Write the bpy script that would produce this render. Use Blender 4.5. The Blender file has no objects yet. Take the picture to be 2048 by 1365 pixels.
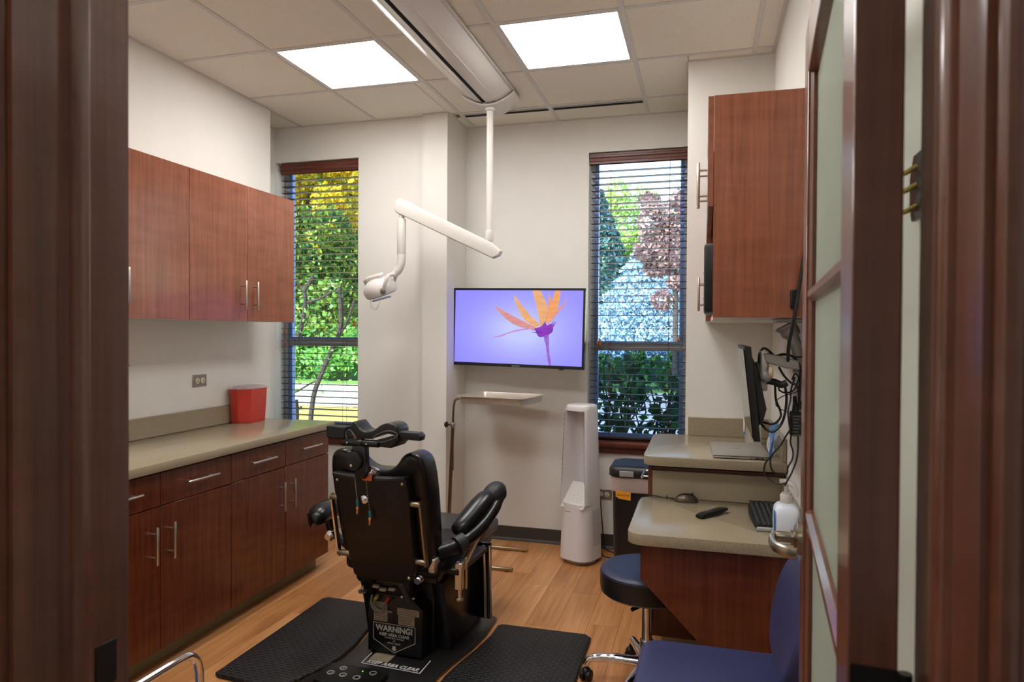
import bpy, bmesh, math, random
from mathutils import Vector, Matrix, noise as mnoise

sc = bpy.context.scene
COL = sc.collection
R = math.radians

# ------------------------------------------------------------------ camera, world, sun, exposure
CAM_H, FPX = 1.4725, 1373.68
YAW, PIT, ROL = 0.271574228, 0.0121706453, -0.00577146032
_f = Vector((-math.sin(YAW) * math.cos(PIT), math.cos(YAW) * math.cos(PIT), -math.sin(PIT)))
_r0 = Vector((math.cos(YAW), math.sin(YAW), 0)); _d0 = _f.cross(_r0)
_r = _r0 * math.cos(ROL) + _d0 * math.sin(ROL); _d = -_r0 * math.sin(ROL) + _d0 * math.cos(ROL)
cam = bpy.data.cameras.new('camera'); camo = bpy.data.objects.new('camera', cam); COL.objects.link(camo)
cam.sensor_width = 36.0; cam.sensor_fit = 'HORIZONTAL'; cam.lens = FPX / 2048 * 36.0
cam.clip_start = 0.02; cam.clip_end = 200
mw = Matrix((( _r.x, -_d.x, -_f.x, 0), (_r.y, -_d.y, -_f.y, 0), (_r.z, -_d.z, -_f.z, CAM_H), (0, 0, 0, 1)))
camo.matrix_world = mw
cam.dof.use_dof = True; cam.dof.focus_distance = 3.4; cam.dof.aperture_fstop = 6.3
sc.camera = camo

def ray(px, py):
    return _r * ((px - 1024) / FPX) + _d * ((py - 682.5) / FPX) + _f
def at(px, py, Y):          # world point at depth Y seen at a pixel of the photograph
    d = ray(px, py); return Vector((0, 0, CAM_H)) + d * (Y / d.y)

W = bpy.data.worlds.new('world'); sc.world = W; W.use_nodes = True
nt = W.node_tree; nt.nodes.clear()
wo = nt.nodes.new('ShaderNodeOutputWorld'); bg = nt.nodes.new('ShaderNodeBackground'); sky = nt.nodes.new('ShaderNodeTexSky')
sky.sky_type = 'NISHITA'; sky.sun_disc = False; sky.sun_elevation = R(38); sky.sun_rotation = R(200); sky.air_density = 1.3; sky.dust_density = 0.6; sky.ozone_density = 2.5
bg.inputs['Strength'].default_value = 0.62
nt.links.new(sky.outputs[0], bg.inputs[0]); nt.links.new(bg.outputs[0], wo.inputs[0])
sun = bpy.data.lights.new('sun', 'SUN'); sun.energy = 13.0; sun.angle = R(0.6); sun.color = (1.0, 0.93, 0.82)
suno = bpy.data.objects.new('sun', sun); COL.objects.link(suno)
suno.rotation_euler = Vector((0.42, 0.66, -0.62)).to_track_quat('-Z', 'Y').to_euler(); suno.location = (0, -8, 9)
sc.view_settings.view_transform = 'Standard'; sc.view_settings.look = 'None'; sc.view_settings.gamma = 1.0
sc.view_settings.use_curve_mapping = False
sc.view_settings.exposure = 0.0
PANEL_EMIT = 20.0

# ------------------------------------------------------------------ materials
def lin(c):
    return tuple(((v / 255) / 12.92 if v / 255 <= 0.04045 else ((v / 255 + 0.055) / 1.055) ** 2.4) for v in c)
def _base(name):
    m = bpy.data.materials.new(name); m.use_nodes = True; t = m.node_tree; b = t.nodes['Principled BSDF']; return m, t, b
def _sock(t, node, ins, val):
    node.inputs[ins].default_value = val
def _coord(t, scale=(1, 1, 1), rnd=False):
    tc = t.nodes.new('ShaderNodeTexCoord'); mp = t.nodes.new('ShaderNodeMapping'); mp.inputs['Scale'].default_value = scale
    t.links.new(tc.outputs['Object'], mp.inputs['Vector'])
    if rnd:
        oi = t.nodes.new('ShaderNodeObjectInfo'); ml = t.nodes.new('ShaderNodeMath'); ml.operation = 'MULTIPLY'; ml.inputs[1].default_value = 37.0
        t.links.new(oi.outputs['Random'], ml.inputs[0]); t.links.new(ml.outputs[0], mp.inputs['Location'])
    return mp
def _ramp(t, stops):
    r = t.nodes.new('ShaderNodeValToRGB'); e = r.color_ramp.elements
    while len(e) < len(stops): e.new(0.5)
    for k, (p, c) in enumerate(stops): e[k].position = p; e[k].color = (*c, 1)
    return r
MATS = {}
def M(name, col, rough=0.5, metal=0.0, var=0.05, scale=30, bump=0.0, bscale=200, emit=None, es=0.0, trans=0.0, ior=1.45, alpha=1.0, coat=0.0, spec=0.5, sss=0.0, tl=False):
    if name in MATS: return MATS[name]
    m, t, b = _base(name); c = lin(col)
    mp = _coord(t)
    n = t.nodes.new('ShaderNodeTexNoise'); n.inputs['Scale'].default_value = scale; n.inputs['Detail'].default_value = 4
    t.links.new(mp.outputs[0], n.inputs['Vector'])
    r = _ramp(t, [(0.3, tuple(v * (1 - var) for v in c)), (0.7, tuple(min(1, v * (1 + var)) for v in c))])
    t.links.new(n.outputs['Fac'], r.inputs[0]); t.links.new(r.outputs[0], b.inputs['Base Color'])
    b.inputs['Roughness'].default_value = rough; b.inputs['Metallic'].default_value = metal
    b.inputs['Specular IOR Level'].default_value = spec; b.inputs['IOR'].default_value = ior
    b.inputs['Coat Weight'].default_value = coat; b.inputs['Coat Roughness'].default_value = 0.08
    b.inputs['Transmission Weight'].default_value = trans; b.inputs['Alpha'].default_value = alpha
    if emit: b.inputs['Emission Color'].default_value = (*lin(emit), 1); b.inputs['Emission Strength'].default_value = es
    if bump:
        n2 = t.nodes.new('ShaderNodeTexNoise'); n2.inputs['Scale'].default_value = bscale; n2.inputs['Detail'].default_value = 3
        t.links.new(mp.outputs[0], n2.inputs['Vector'])
        bp = t.nodes.new('ShaderNodeBump'); bp.inputs['Strength'].default_value = bump; bp.inputs['Distance'].default_value = 0.002
        t.links.new(n2.outputs['Fac'], bp.inputs['Height']); t.links.new(bp.outputs[0], b.inputs['Normal'])
    MATS[name] = m; return m
def wood(name, cols, grain=(55, 55, 2.2), figure=(5, 5, 24), fig=0.3, rough=0.35, coat=0.0, rnd=True, hue=0.0, rvar=0.0):
    m, t, b = _base(name)
    mp = _coord(t, grain, rnd); n = t.nodes.new('ShaderNodeTexNoise'); n.inputs['Scale'].default_value = 1.0; n.inputs['Detail'].default_value = 6; n.inputs['Roughness'].default_value = 0.62; n.inputs['Distortion'].default_value = 0.5
    t.links.new(mp.outputs[0], n.inputs['Vector'])
    mp2 = _coord(t, figure, rnd); n2 = t.nodes.new('ShaderNodeTexNoise'); n2.inputs['Scale'].default_value = 1.0; n2.inputs['Detail'].default_value = 3
    t.links.new(mp2.outputs[0], n2.inputs['Vector'])
    mx = t.nodes.new('ShaderNodeMix'); mx.data_type = 'FLOAT'; mx.inputs[0].default_value = fig
    t.links.new(n.outputs['Fac'], mx.inputs[2]); t.links.new(n2.outputs['Fac'], mx.inputs[3])
    fac = mx.outputs[0]
    if rvar:
        oi = t.nodes.new('ShaderNodeObjectInfo'); mr = t.nodes.new('ShaderNodeMath'); mr.operation = 'MULTIPLY_ADD'; mr.inputs[1].default_value = rvar; mr.inputs[2].default_value = -rvar / 2
        t.links.new(oi.outputs['Random'], mr.inputs[0]); ad = t.nodes.new('ShaderNodeMath'); ad.operation = 'ADD'
        t.links.new(fac, ad.inputs[0]); t.links.new(mr.outputs[0], ad.inputs[1]); fac = ad.outputs[0]
    k = len(cols) - 1
    r = _ramp(t, [(0.3 + 0.4 * i / k, lin(c)) for i, c in enumerate(cols)])
    t.links.new(fac, r.inputs[0]); t.links.new(r.outputs[0], b.inputs['Base Color'])
    b.inputs['Roughness'].default_value = rough; b.inputs['Coat Weight'].default_value = coat; b.inputs['Coat Roughness'].default_value = 0.12
    bp = t.nodes.new('ShaderNodeBump'); bp.inputs['Strength'].default_value = 0.06; bp.inputs['Distance'].default_value = 0.001
    t.links.new(n.outputs['Fac'], bp.inputs['Height']); t.links.new(bp.outputs[0], b.inputs['Normal'])
    MATS[name] = m; return m
def speckle(name, cols, scale=420, rough=0.35, bump=0.03):
    m, t, b = _base(name); mp = _coord(t)
    n = t.nodes.new('ShaderNodeTexNoise'); n.inputs['Scale'].default_value = scale; n.inputs['Detail'].default_value = 2; n.inputs['Roughness'].default_value = 0.8
    t.links.new(mp.outputs[0], n.inputs['Vector'])
    k = len(cols) - 1
    r = _ramp(t, [(0.32 + 0.36 * i / k, lin(c)) for i, c in enumerate(cols)])
    t.links.new(n.outputs['Fac'], r.inputs[0]); t.links.new(r.outputs[0], b.inputs['Base Color']); b.inputs['Roughness'].default_value = rough
    MATS[name] = m; return m
def leafmat(name, cols, rough=0.55, tr=0.35):
    m, t, b = _base(name); g = t.nodes.new('ShaderNodeNewGeometry'); k = len(cols) - 1
    r = _ramp(t, [(i / k, lin(c)) for i, c in enumerate(cols)])
    t.links.new(g.outputs['Random Per Island'], r.inputs[0]); t.links.new(r.outputs[0], b.inputs['Base Color']); b.inputs['Roughness'].default_value = rough
    tb = t.nodes.new('ShaderNodeBsdfTranslucent'); t.links.new(r.outputs[0], tb.inputs['Color'])
    ms = t.nodes.new('ShaderNodeMixShader'); ms.inputs[0].default_value = tr
    out = t.nodes['Material Output']; t.links.new(b.outputs[0], ms.inputs[1]); t.links.new(tb.outputs[0], ms.inputs[2]); t.links.new(ms.outputs[0], out.inputs['Surface'])
    MATS[name] = m; return m
def glassmat(name, tint=(0.95, 0.97, 0.97), rough=0.0, mixt=0.85):
    m, t, b = _base(name); t.nodes.remove(b); out = t.nodes['Material Output']
    tr = t.nodes.new('ShaderNodeBsdfTransparent'); tr.inputs[0].default_value = (*tint, 1)
    gl = t.nodes.new('ShaderNodeBsdfGlossy'); gl.inputs['Roughness'].default_value = rough
    fr = t.nodes.new('ShaderNodeFresnel'); fr.inputs['IOR'].default_value = 1.5
    mpn = _coord(t); nz = t.nodes.new('ShaderNodeTexNoise'); nz.inputs['Scale'].default_value = 3.0; t.links.new(mpn.outputs[0], nz.inputs['Vector'])
    bp = t.nodes.new('ShaderNodeBump'); bp.inputs['Strength'].default_value = 0.01; t.links.new(nz.outputs['Fac'], bp.inputs['Height']); t.links.new(bp.outputs[0], gl.inputs['Normal'])
    mf = t.nodes.new('ShaderNodeMath'); mf.operation = 'MULTIPLY'; mf.inputs[1].default_value = 0.3; t.links.new(fr.outputs[0], mf.inputs[0])
    ms = t.nodes.new('ShaderNodeMixShader'); t.links.new(mf.outputs[0], ms.inputs[0]); t.links.new(tr.outputs[0], ms.inputs[1]); t.links.new(gl.outputs[0], ms.inputs[2]); t.links.new(ms.outputs[0], out.inputs['Surface'])
    MATS[name] = m; return m
def emitmat(name, col, es, grad=None):
    m, t, b = _base(name); c = lin(col); mp = _coord(t)
    n = t.nodes.new('ShaderNodeTexNoise'); n.inputs['Scale'].default_value = 2.0; t.links.new(mp.outputs[0], n.inputs['Vector'])
    g = grad or (c, c); r = _ramp(t, [(0.25, g[0]), (0.75, g[1])]); t.links.new(n.outputs['Fac'], r.inputs[0])
    t.links.new(r.outputs[0], b.inputs['Emission Color']); b.inputs['Emission Strength'].default_value = es; b.inputs['Base Color'].default_value = (0.02, 0.02, 0.02, 1); b.inputs['Roughness'].default_value = 0.3
    MATS[name] = m; return m

WALL = M('wall_paint', (224, 220, 213), 0.75, var=0.015, scale=6, bump=0.15, bscale=350)
CEILT = M('ceiling_tile', (228, 223, 209), 0.95, var=0.05, scale=160, bump=0.5, bscale=260)
GRID = M('grid_metal', (205, 203, 196), 0.5, var=0.03)
CHERRY_SHADED = wood('cherry_laminate_shaded', [(74, 32, 17), (94, 44, 24), (112, 56, 32)], rough=0.24, fig=0.3)  # shaded copy of the one cabinet laminate, shade painted into the colour
CHERRY_LIT = wood('cherry_laminate_lit', [(112, 63, 43), (134, 78, 55), (152, 92, 66)], rough=0.2, fig=0.3)  # lit copy of the same laminate, stronger light painted into the colour
CHERRYH = wood('cherry_blind', [(62, 26, 17), (98, 46, 31), (120, 62, 44)], grain=(2.2, 55, 55), figure=(60, 9, 9), rough=0.35)
DOORW = wood('door_mahogany', [(82, 43, 29), (108, 61, 43), (130, 78, 58)], grain=(42, 42, 1.6), figure=(6, 6, 30), fig=0.25, rough=0.3, coat=0.45)
FLOORW = wood('floor_oak', [(150, 96, 54), (186, 128, 78), (208, 154, 104)], grain=(42, 2.2, 42), figure=(6, 1.5, 6), fig=0.35, rough=0.33, rvar=0.22)
LAM = speckle('counter_laminate', [(122, 109, 88), (150, 136, 112), (172, 158, 134)], 480, 0.2)
BLACKV = M('black_vinyl', (13, 13, 14), 0.3, var=0.15, scale=60, bump=0.08, bscale=60)
BLACKM = M('black_paint', (11, 10, 11), 0.32, var=0.1)
BLACKP = M('black_plastic', (14, 14, 15), 0.42, var=0.1, bump=0.05, bscale=600)
DGREY = M('dark_grey_plastic', (58, 58, 60), 0.45)
STEEL = M('brushed_steel', (205, 200, 190), 0.28, 1.0, var=0.05, scale=90)
CHROME = M('chrome', (225, 225, 228), 0.06, 1.0, var=0.01)
NICKEL = M('satin_nickel', (150, 140, 124), 0.32, 1.0, var=0.04)
WHITEP = M('white_plastic', (208, 203, 196), 0.35, var=0.015)
WHITEG = M('white_gloss', (210, 205, 199), 0.18, var=0.015)
RUBBER = M('rubber_base', (62, 58, 54), 0.5, var=0.06)
NAVY = M('navy_vinyl', (46, 50, 88), 0.42, var=0.06, scale=50, bump=0.06, bscale=300)
NAVYD = M('navy_black_vinyl', (36, 42, 66), 0.4, var=0.08)
RED = M('sharps_red', (188, 56, 44), 0.4, var=0.05)
BRASS = M('antique_brass', (150, 126, 70), 0.35, 1.0, var=0.1)
GLASS = glassmat('window_glass', (0.96, 0.98, 0.98))

# ------------------------------------------------------------------ mesh helpers
class B:
    def __init__(s): s.bm = bmesh.new()
    def _add(s, b2, mx=None):
        if mx is not None: bmesh.ops.transform(b2, matrix=mx, verts=b2.verts)
        me = bpy.data.meshes.new('t'); b2.to_mesh(me); b2.free(); s.bm.from_mesh(me); bpy.data.meshes.remove(me); return s
    def box(s, x0, x1, y0, y1, z0, z1, bev=0.0, seg=2, mx=None):
        b = bmesh.new(); bmesh.ops.create_cube(b, size=1.0)
        bmesh.ops.transform(b, matrix=Matrix.Translation(((x0 + x1) / 2, (y0 + y1) / 2, (z0 + z1) / 2)) @ Matrix.Diagonal((abs(x1 - x0), abs(y1 - y0), abs(z1 - z0), 1)), verts=b.verts)
        if bev: bmesh.ops.bevel(b, geom=b.edges[:], offset=bev, segments=seg, affect='EDGES', profile=0.5, clamp_overlap=True)
        return s._add(b, mx)
    def cyl(s, p0, p1, r0, r1=None, seg=20, bev=0.0):
        p0 = Vector(p0); p1 = Vector(p1); r1 = r0 if r1 is None else r1; b = bmesh.new(); L = (p1 - p0).length
        bmesh.ops.create_cone(b, cap_ends=True, cap_tris=False, segments=seg, radius1=r0, radius2=r1, depth=L)
        if bev:
            ed = [e for e in b.edges if abs(e.verts[0].co.z - e.verts[1].co.z) < 1e-6]
            bmesh.ops.bevel(b, geom=ed, offset=bev, segments=2, affect='EDGES', profile=0.5)
        q = (p1 - p0).to_track_quat('Z', 'Y').to_matrix().to_4x4()
        return s._add(b, Matrix.Translation((p0 + p1) / 2) @ q)
    def sph(s, c, r, sx=1, sy=1, sz=1, u=16, v=10, mx=None):
        b = bmesh.new(); bmesh.ops.create_uvsphere(b, u_segments=u, v_segments=v, radius=r)
        m2 = Matrix.Translation(c) @ (mx if mx is not None else Matrix()) @ Matrix.Diagonal((sx, sy, sz, 1))
        return s._add(b, m2)
    def lathe(s, prof, c=(0, 0, 0), seg=28, mx=None, sx=1, sy=1):
        b = bmesh.new(); rings = []
        for r, z in prof:
            if r < 1e-5: rings.append([b.verts.new((0, 0, z))])
            else: rings.append([b.verts.new((r * sx * math.cos(2 * math.pi * k / seg), r * sy * math.sin(2 * math.pi * k / seg), z)) for k in range(seg)])
        for a, d in zip(rings, rings[1:]):
            for k in range(seg):
                k2 = (k + 1) % seg
                vs = [a[k % len(a)], a[k2 % len(a)], d[k2 % len(d)], d[k % len(d)]]
                u = []
                for v in vs:
                    if v not in u: u.append(v)
                if len(u) > 2: b.faces.new(u)
        if len(rings[0]) > 1: b.faces.new(rings[0][::-1])
        if len(rings[-1]) > 1: b.faces.new(rings[-1])
        m2 = Matrix.Translation(c) @ (mx if mx is not None else Matrix())
        return s._add(b, m2)
    def tube(s, pts, r, seg=10, closed=False, smooth=0, rads=None):
        pts = [Vector(p) for p in pts]
        if smooth:
            pts = catmull(pts, smooth, closed)
        n = len(pts); b = bmesh.new(); rings = []
        up = None
        for i, p in enumerate(pts):
            if closed: t = pts[(i + 1) % n] - pts[i - 1]
            else: t = pts[min(i + 1, n - 1)] - pts[max(i - 1, 0)]
            t.normalize()
            if up is None:
                up = Vector((0, 0, 1)) if abs(t.z) < 0.9 else Vector((1, 0, 0))
            up = (up - t * up.dot(t));
            if up.length < 1e-6: up = t.orthogonal()
            up.normalize(); sd = t.cross(up)
            rr = r if rads is None else rads[min(len(rads) - 1, int(i / max(1, n - 1) * (len(rads) - 1) + 0.5))]
            rings.append([b.verts.new(p + (up * math.cos(2 * math.pi * k / seg) + sd * math.sin(2 * math.pi * k / seg)) * rr) for k in range(seg)])
        pairs = list(zip(rings, rings[1:])) + ([(rings[-1], rings[0])] if closed else [])
        for a, d in pairs:
            for k in range(seg): b.faces.new([a[k], a[(k + 1) % seg], d[(k + 1) % seg], d[k]])
        if not closed: b.faces.new(rings[0][::-1]); b.faces.new(rings[-1])
        bmesh.ops.recalc_face_normals(b, faces=b.faces)
        return s._add(b)
    def prism(s, poly, a, c, axis='z', bev=0.0, seg=2, mx=None):
        # poly 2D; axis z: (x,y) ; y: (x,z); x: (y,z)
        def P(u, v, w): return {'z': (u, v, w), 'y': (u, w, v), 'x': (w, u, v)}[axis]
        b = bmesh.new(); lo = [b.verts.new(P(u, v, a)) for u, v in poly]; hi = [b.verts.new(P(u, v, c)) for u, v in poly]
        n = len(poly); b.faces.new(lo[::-1]); b.faces.new(hi)
        for k in range(n): b.faces.new([lo[k], lo[(k + 1) % n], hi[(k + 1) % n], hi[k]])
        bmesh.ops.recalc_face_normals(b, faces=b.faces)
        if bev:
            cap = [e for e in b.edges if len({round({'z': v.co.z, 'y': v.co.y, 'x': v.co.x}[axis], 6) for v in e.verts}) == 1]
            bmesh.ops.bevel(b, geom=cap, offset=bev, segments=seg, affect='EDGES', profile=0.5, clamp_overlap=True)
        return s._add(b, mx)
    def quad(s, a, b_, c, d):
        vs = [s.bm.verts.new(Vector(p)) for p in (a, b_, c, d)]; s.bm.faces.new(vs); return s
    def poly(s, pts):
        vs = [s.bm.verts.new(Vector(p)) for p in pts]; s.bm.faces.new(vs); return s
    def xf(s, mx): bmesh.ops.transform(s.bm, matrix=mx, verts=s.bm.verts); return s
    def mesh(s, name, mat, smooth=True, ang=38):
        me = bpy.data.meshes.new(name)
        if smooth:
            for f in s.bm.faces: f.smooth = True
            for e in s.bm.edges:
                if len(e.link_faces) == 2 and e.calc_face_angle(0) > R(ang): e.smooth = False
        s.bm.to_mesh(me); s.bm.free(); me.materials.append(mat); return me
    def obj(s, name, mat, parent=None, world=True, smooth=True, ang=38):
        o = bpy.data.objects.new(name, s.mesh(name, mat, smooth, ang)); COL.objects.link(o)
        if parent is not None: par(o, parent, world)
        return o
def catmull(pts, k, closed=False):
    out = []; n = len(pts)
    for i in range(n if closed else n - 1):
        p0 = pts[(i - 1) % n] if closed or i > 0 else pts[i] * 2 - pts[i + 1]
        p1 = pts[i]; p2 = pts[(i + 1) % n]
        p3 = pts[(i + 2) % n] if closed or i + 2 < n else p2 * 2 - p1
        for j in range(k):
            t = j / k
            out.append(0.5 * ((2 * p1) + (p2 - p0) * t + (2 * p0 - 5 * p1 + 4 * p2 - p3) * t * t + (3 * p1 - p0 - 3 * p2 + p3) * t ** 3))
    if not closed: out.append(pts[-1].copy())
    return out
WM = {}
def par(o, p, world=True):
    o.parent = p
    if world: o.matrix_parent_inverse = WM.get(p.name, Matrix()).inverted()
    WM[o.name] = Matrix() if world else WM.get(p.name, Matrix())
def thing(name, label, cat, loc=(0, 0, 0), rz=0.0, group=None):
    o = bpy.data.objects.new(name, None); COL.objects.link(o); o.empty_display_size = 0.05
    o.location = loc; o.rotation_euler = (0, 0, rz); o['label'] = label; o['category'] = cat
    if group: o['group'] = group
    WM[o.name] = Matrix.Translation(loc) @ Matrix.Rotation(rz, 4, 'Z'); return o
def tag(o, label, cat, group=None):
    o['label'] = label; o['category'] = cat
    if group: o['group'] = group
    return o
def struct(o, label=None):
    o['kind'] = 'structure'
    if label: o['label'] = label
    return o
def lab(o, t): o['label'] = t; return o
def text(s, size, mat, mx, parent, name='lettering', world=False, bold=0.0, ext=0.0002, align='CENTER', spacing=1.0):
    c = bpy.data.curves.new(name, 'FONT'); c.body = s; c.size = size; c.extrude = ext; c.offset = bold; c.align_x = align; c.align_y = 'CENTER'; c.resolution_u = 3; c.space_character = spacing
    tmp = bpy.data.objects.new('tmp', c); COL.objects.link(tmp); bpy.context.view_layer.update()
    me = bpy.data.meshes.new_from_object(tmp.evaluated_get(bpy.context.evaluated_depsgraph_get())); bpy.data.objects.remove(tmp); bpy.data.curves.remove(c)
    me.materials.clear(); me.materials.append(mat); me.transform(mx); o = bpy.data.objects.new(name, me); COL.objects.link(o); par(o, parent, world); return o
def rrect(w, h, r, n=5, cx=0, cy=0, rs=None):
    out = []
    rs = rs or (r, r, r, r)
    for (sx, sy, a0, rr) in ((1, 1, 0, rs[0]), (-1, 1, 90, rs[1]), (-1, -1, 180, rs[2]), (1, -1, 270, rs[3])):
        for k in range(n + 1):
            a = R(a0 + 90 * k / n); out.append((cx + sx * (w / 2 - rr) + rr * math.cos(a), cy + sy * (h / 2 - rr) + rr * math.sin(a)))
    return out
# ------------------------------------------------------------------ the room
H = 2.941
random.seed(4)
fl = struct(B().box(-3.2, 0.55, 0.5, 4.95, -0.12, -0.006).obj('floor', M('subfloor', (60, 38, 22), 0.8), smooth=False))
struct(B().box(-2.6, 1.6, -2.6, 0.5, -0.12, 0.0).obj('floor_corridor', M('corridor_carpet', (120, 105, 90), 0.9, var=0.2, scale=300)))
pw = 0.152
ncol = int(3.3 / pw) + 1
for c in range(ncol):
    x0 = -2.98 + c * pw; y = 0.52 - random.random() * 1.2
    while y < 4.7:
        y1 = y + 1.22; a, d = max(y, 0.52), min(y1, 4.69)
        if d - a > 0.03:
            o = B().box(x0 + 0.0006, x0 + pw - 0.0006, a + 0.0006, d - 0.0006, -0.006, random.uniform(-0.0002, 0.0)).obj('plank', FLOORW, fl, smooth=False)
        y = y1
# walls
b = B().box(-3.2, -2.78, 0.58, 3.975, 0, H + 0.1).box(-3.2, -3.0, 3.975, 4.6, 0, H + 0.1); struct(b.obj('wall_left', WALL, smooth=False))
b = B()
def opening(b, X0, X1, Y0, Y1, ox0, ox1, oz0, oz1):
    b.box(X0, ox0, Y0, Y1, 0, H + 0.1); b.box(ox1, X1, Y0, Y1, 0, H + 0.1); b.box(ox0, ox1, Y0, Y1, 0, oz0); b.box(ox0, ox1, Y0, Y1, oz1, H + 0.1)
opening(b, -3.0, -1.83, 4.35, 4.6, -2.995, -2.333, 0.775, 2.692)
b.box(-1.83, -1.655, 4.31, 4.9, 0, H + 0.1)
struct(b.obj('wall_back_west', WALL, smooth=False))
b = B(); opening(b, -1.655, 0.05, 4.68, 4.9, -0.764, -0.10, 0.735, 2.707); struct(b.obj('wall_back', WALL, smooth=False))
struct(B().box(-0.09, 0.5, 3.835, 4.68, 0, H + 0.1).obj('wall_back_east', WALL, smooth=False))
struct(B().box(0.348, 0.5, 0.58, 3.835, 0, H + 0.1).obj('wall_right', WALL, smooth=False))
b = B().box(-3.2, -0.762, 0.58, 0.728, 0, H + 0.1).box(0.232, 0.5, 0.58, 0.728, 0, H + 0.1).box(-0.762, 0.232, 0.58, 0.728, 2.17, H + 0.1)
struct(b.obj('wall_front', WALL, smooth=False))
b = B().box(-2.7, 1.7, -2.7, -2.6, 0, H).box(-2.7, -2.6, -2.6, 0.58, 0, H).box(1.6, 1.7, -2.6, 0.58, 0, H)
struct(b.obj('wall_corridor', WALL, smooth=False))
struct(B().box(-2.7, 1.7, -2.7, 0.66, H, H + 0.1).obj('ceiling_corridor', CEILT, smooth=False))
# ceiling: slab, tiles, T-bars
ce = struct(B().box(-3.2, 0.5, 0.58, 4.9, H + 0.03, H + 0.12).obj('ceiling', M('plenum', (90, 86, 80), 0.9), smooth=False))
GX = [-3.416 + 0.61 * k for k in range(8)]; GY = [0.085 + 0.61 * k for k in range(9)]
regions = [(-3.0, -2.78, 3.975, 4.35), (-2.78, -1.655, 0.728, 4.35), (-1.655, -0.09, 0.728, 4.68), (-0.09, 0.348, 0.728, 3.835)]
LIGHTS = {(2, 5), (4, 5), (2, 2), (4, 2)}
for i in range(7):
    for j in range(8):
        if (i, j) in LIGHTS: continue
        got = []
        for (rx0, rx1, ry0, ry1) in regions:
            x0, x1, y0, y1 = max(GX[i], rx0), min(GX[i + 1], rx1), max(GY[j], ry0), min(GY[j + 1], ry1)
            if x1 - x0 < 0.012 or y1 - y0 < 0.012: continue
            for g in got:
                if abs(g[2] - y0) < 1e-6 and abs(g[3] - y1) < 1e-6 and abs(g[1] - x0) < 1e-6: g[1] = x1; break
            else: got.append([x0, x1, y0, y1])
        for x0, x1, y0, y1 in got:
            if GY[j] > 4.3 and x0 > -1.7 and x1 < -0.3:   # room for the slot diffuser
                y0 = 4.447
            B().box(x0 + 0.002, x1 - 0.002, y0 + 0.002, y1 - 0.002, H, H + 0.016).obj('ceiling_tile', CEILT, ce, smooth=False)
def tbar(x0, x1, y0, y1, z=0.004):
    o = B().box(x0, x1, y0, y1, H - z, H + 0.02).obj('grid_bar', GRID, ce, smooth=False)
tw = 0.012
for gx in GX[2:7]:
    y1 = 4.35 if gx < -1.66 else (4.68 if gx < -0.09 else 3.835)
    tbar(gx - tw, gx + tw, 0.73, y1)
for gy in GY[2:8]:
    if gy > 4.3: tbar(-1.655, -0.09, gy - tw, gy + tw, 0.0035)
    else: tbar(-2.78, 0.348 if gy < 3.83 else -0.09, gy - tw, gy + tw, 0.0035)
for (x0, x1, y0, y1) in ((-2.78, -2.762, 0.73, 3.975), (-2.80, -2.78, 3.975, 4.35), (-3.0, -2.985, 3.99, 4.335), (-3.0, -1.83, 4.335, 4.35), (-1.83, -1.655, 4.295, 4.31), (-1.655, -1.64, 4.31, 4.665), (-1.655, -0.09, 4.665, 4.68), (-0.105, -0.09, 3.835, 4.665), (-0.09, 0.348, 3.82, 3.835), (0.33, 0.348, 0.73, 3.82)):
    tbar(x0, x1, y0, y1, 0.005)
# rubber base
def cove(name, pts):
    b = B()
    for (x0, y0), (x1, y1), n in pts:
        n = Vector((n[0], n[1], 0)); A = Vector((x0, y0, 0)); Z = Vector((x1, y1, 0))
        prof = [(0, 0), (0.014, 0), (0.012, 0.007), (0.004, 0.02), (0.003, 0.098), (0, 0.1)]
        lo = [A + n * u + Vector((0, 0, v)) for u, v in prof]; hi = [Z + n * u + Vector((0, 0, v)) for u, v in prof]
        for k in range(len(prof)):
            k2 = (k + 1) % len(prof); b.quad(lo[k], lo[k2], hi[k2], hi[k])
        b.poly(lo[::-1]); b.poly(hi)
    bmesh.ops.recalc_face_normals(b.bm, faces=b.bm.faces)
    return struct(b.obj(name, RUBBER, smooth=False))
cove('baseboard_back', [((-1.655, 4.68), (-0.09, 4.68), (0, -1)), ((-1.655, 4.31), (-1.655, 4.67), (1, 0)), ((-2.2, 4.35), (-1.83, 4.35), (0, -1)), ((-1.83, 4.31), (-1.655, 4.31), (0, -1))])
cove('baseboard_right', [((0.348, 0.73), (0.348, 2.0), (-1, 0)), ((-0.09, 3.85), (-0.09, 4.66), (-1, 0))])

# ceiling lights
DIFF = emitmat('light_diffuser', (251, 250, 248), PANEL_EMIT)
def panel(i, j, label, cz=H):
    x0, x1, y0, y1 = GX[i] + 0.013, GX[i + 1] - 0.013, GY[j] + 0.013, GY[j + 1] - 0.013
    t = thing('ceiling_light', label, 'ceiling light', ((x0 + x1) / 2, (y0 + y1) / 2, cz), 0, 'square recessed ceiling light panels')
    f = B(); w = 0.013
    f.box(x0, x1, y0, y0 + w, cz - 0.002, cz + 0.022).box(x0, x1, y1 - w, y1, cz - 0.002, cz + 0.022).box(x0, x0 + w, y0 + w, y1 - w, cz - 0.002, cz + 0.022).box(x1 - w, x1, y0 + w, y1 - w, cz - 0.002, cz + 0.022)
    f.obj('frame', GRID, t, smooth=False)
    B().box(x0 + w, x1 - w, y0 + w, y1 - w, cz + 0.003, cz + 0.012).obj('diffuser', DIFF, t, smooth=False)
panel(2, 5, 'glowing square ceiling light panel between the white ceiling track and the cabinet wall')
panel(4, 5, 'glowing square ceiling light panel above the television side, beyond the white ceiling track')
panel(2, 2, 'added square ceiling light panel, out of view, near the entrance on the cabinet wall side')  # unseen panel, added for more light at the entrance end
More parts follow.
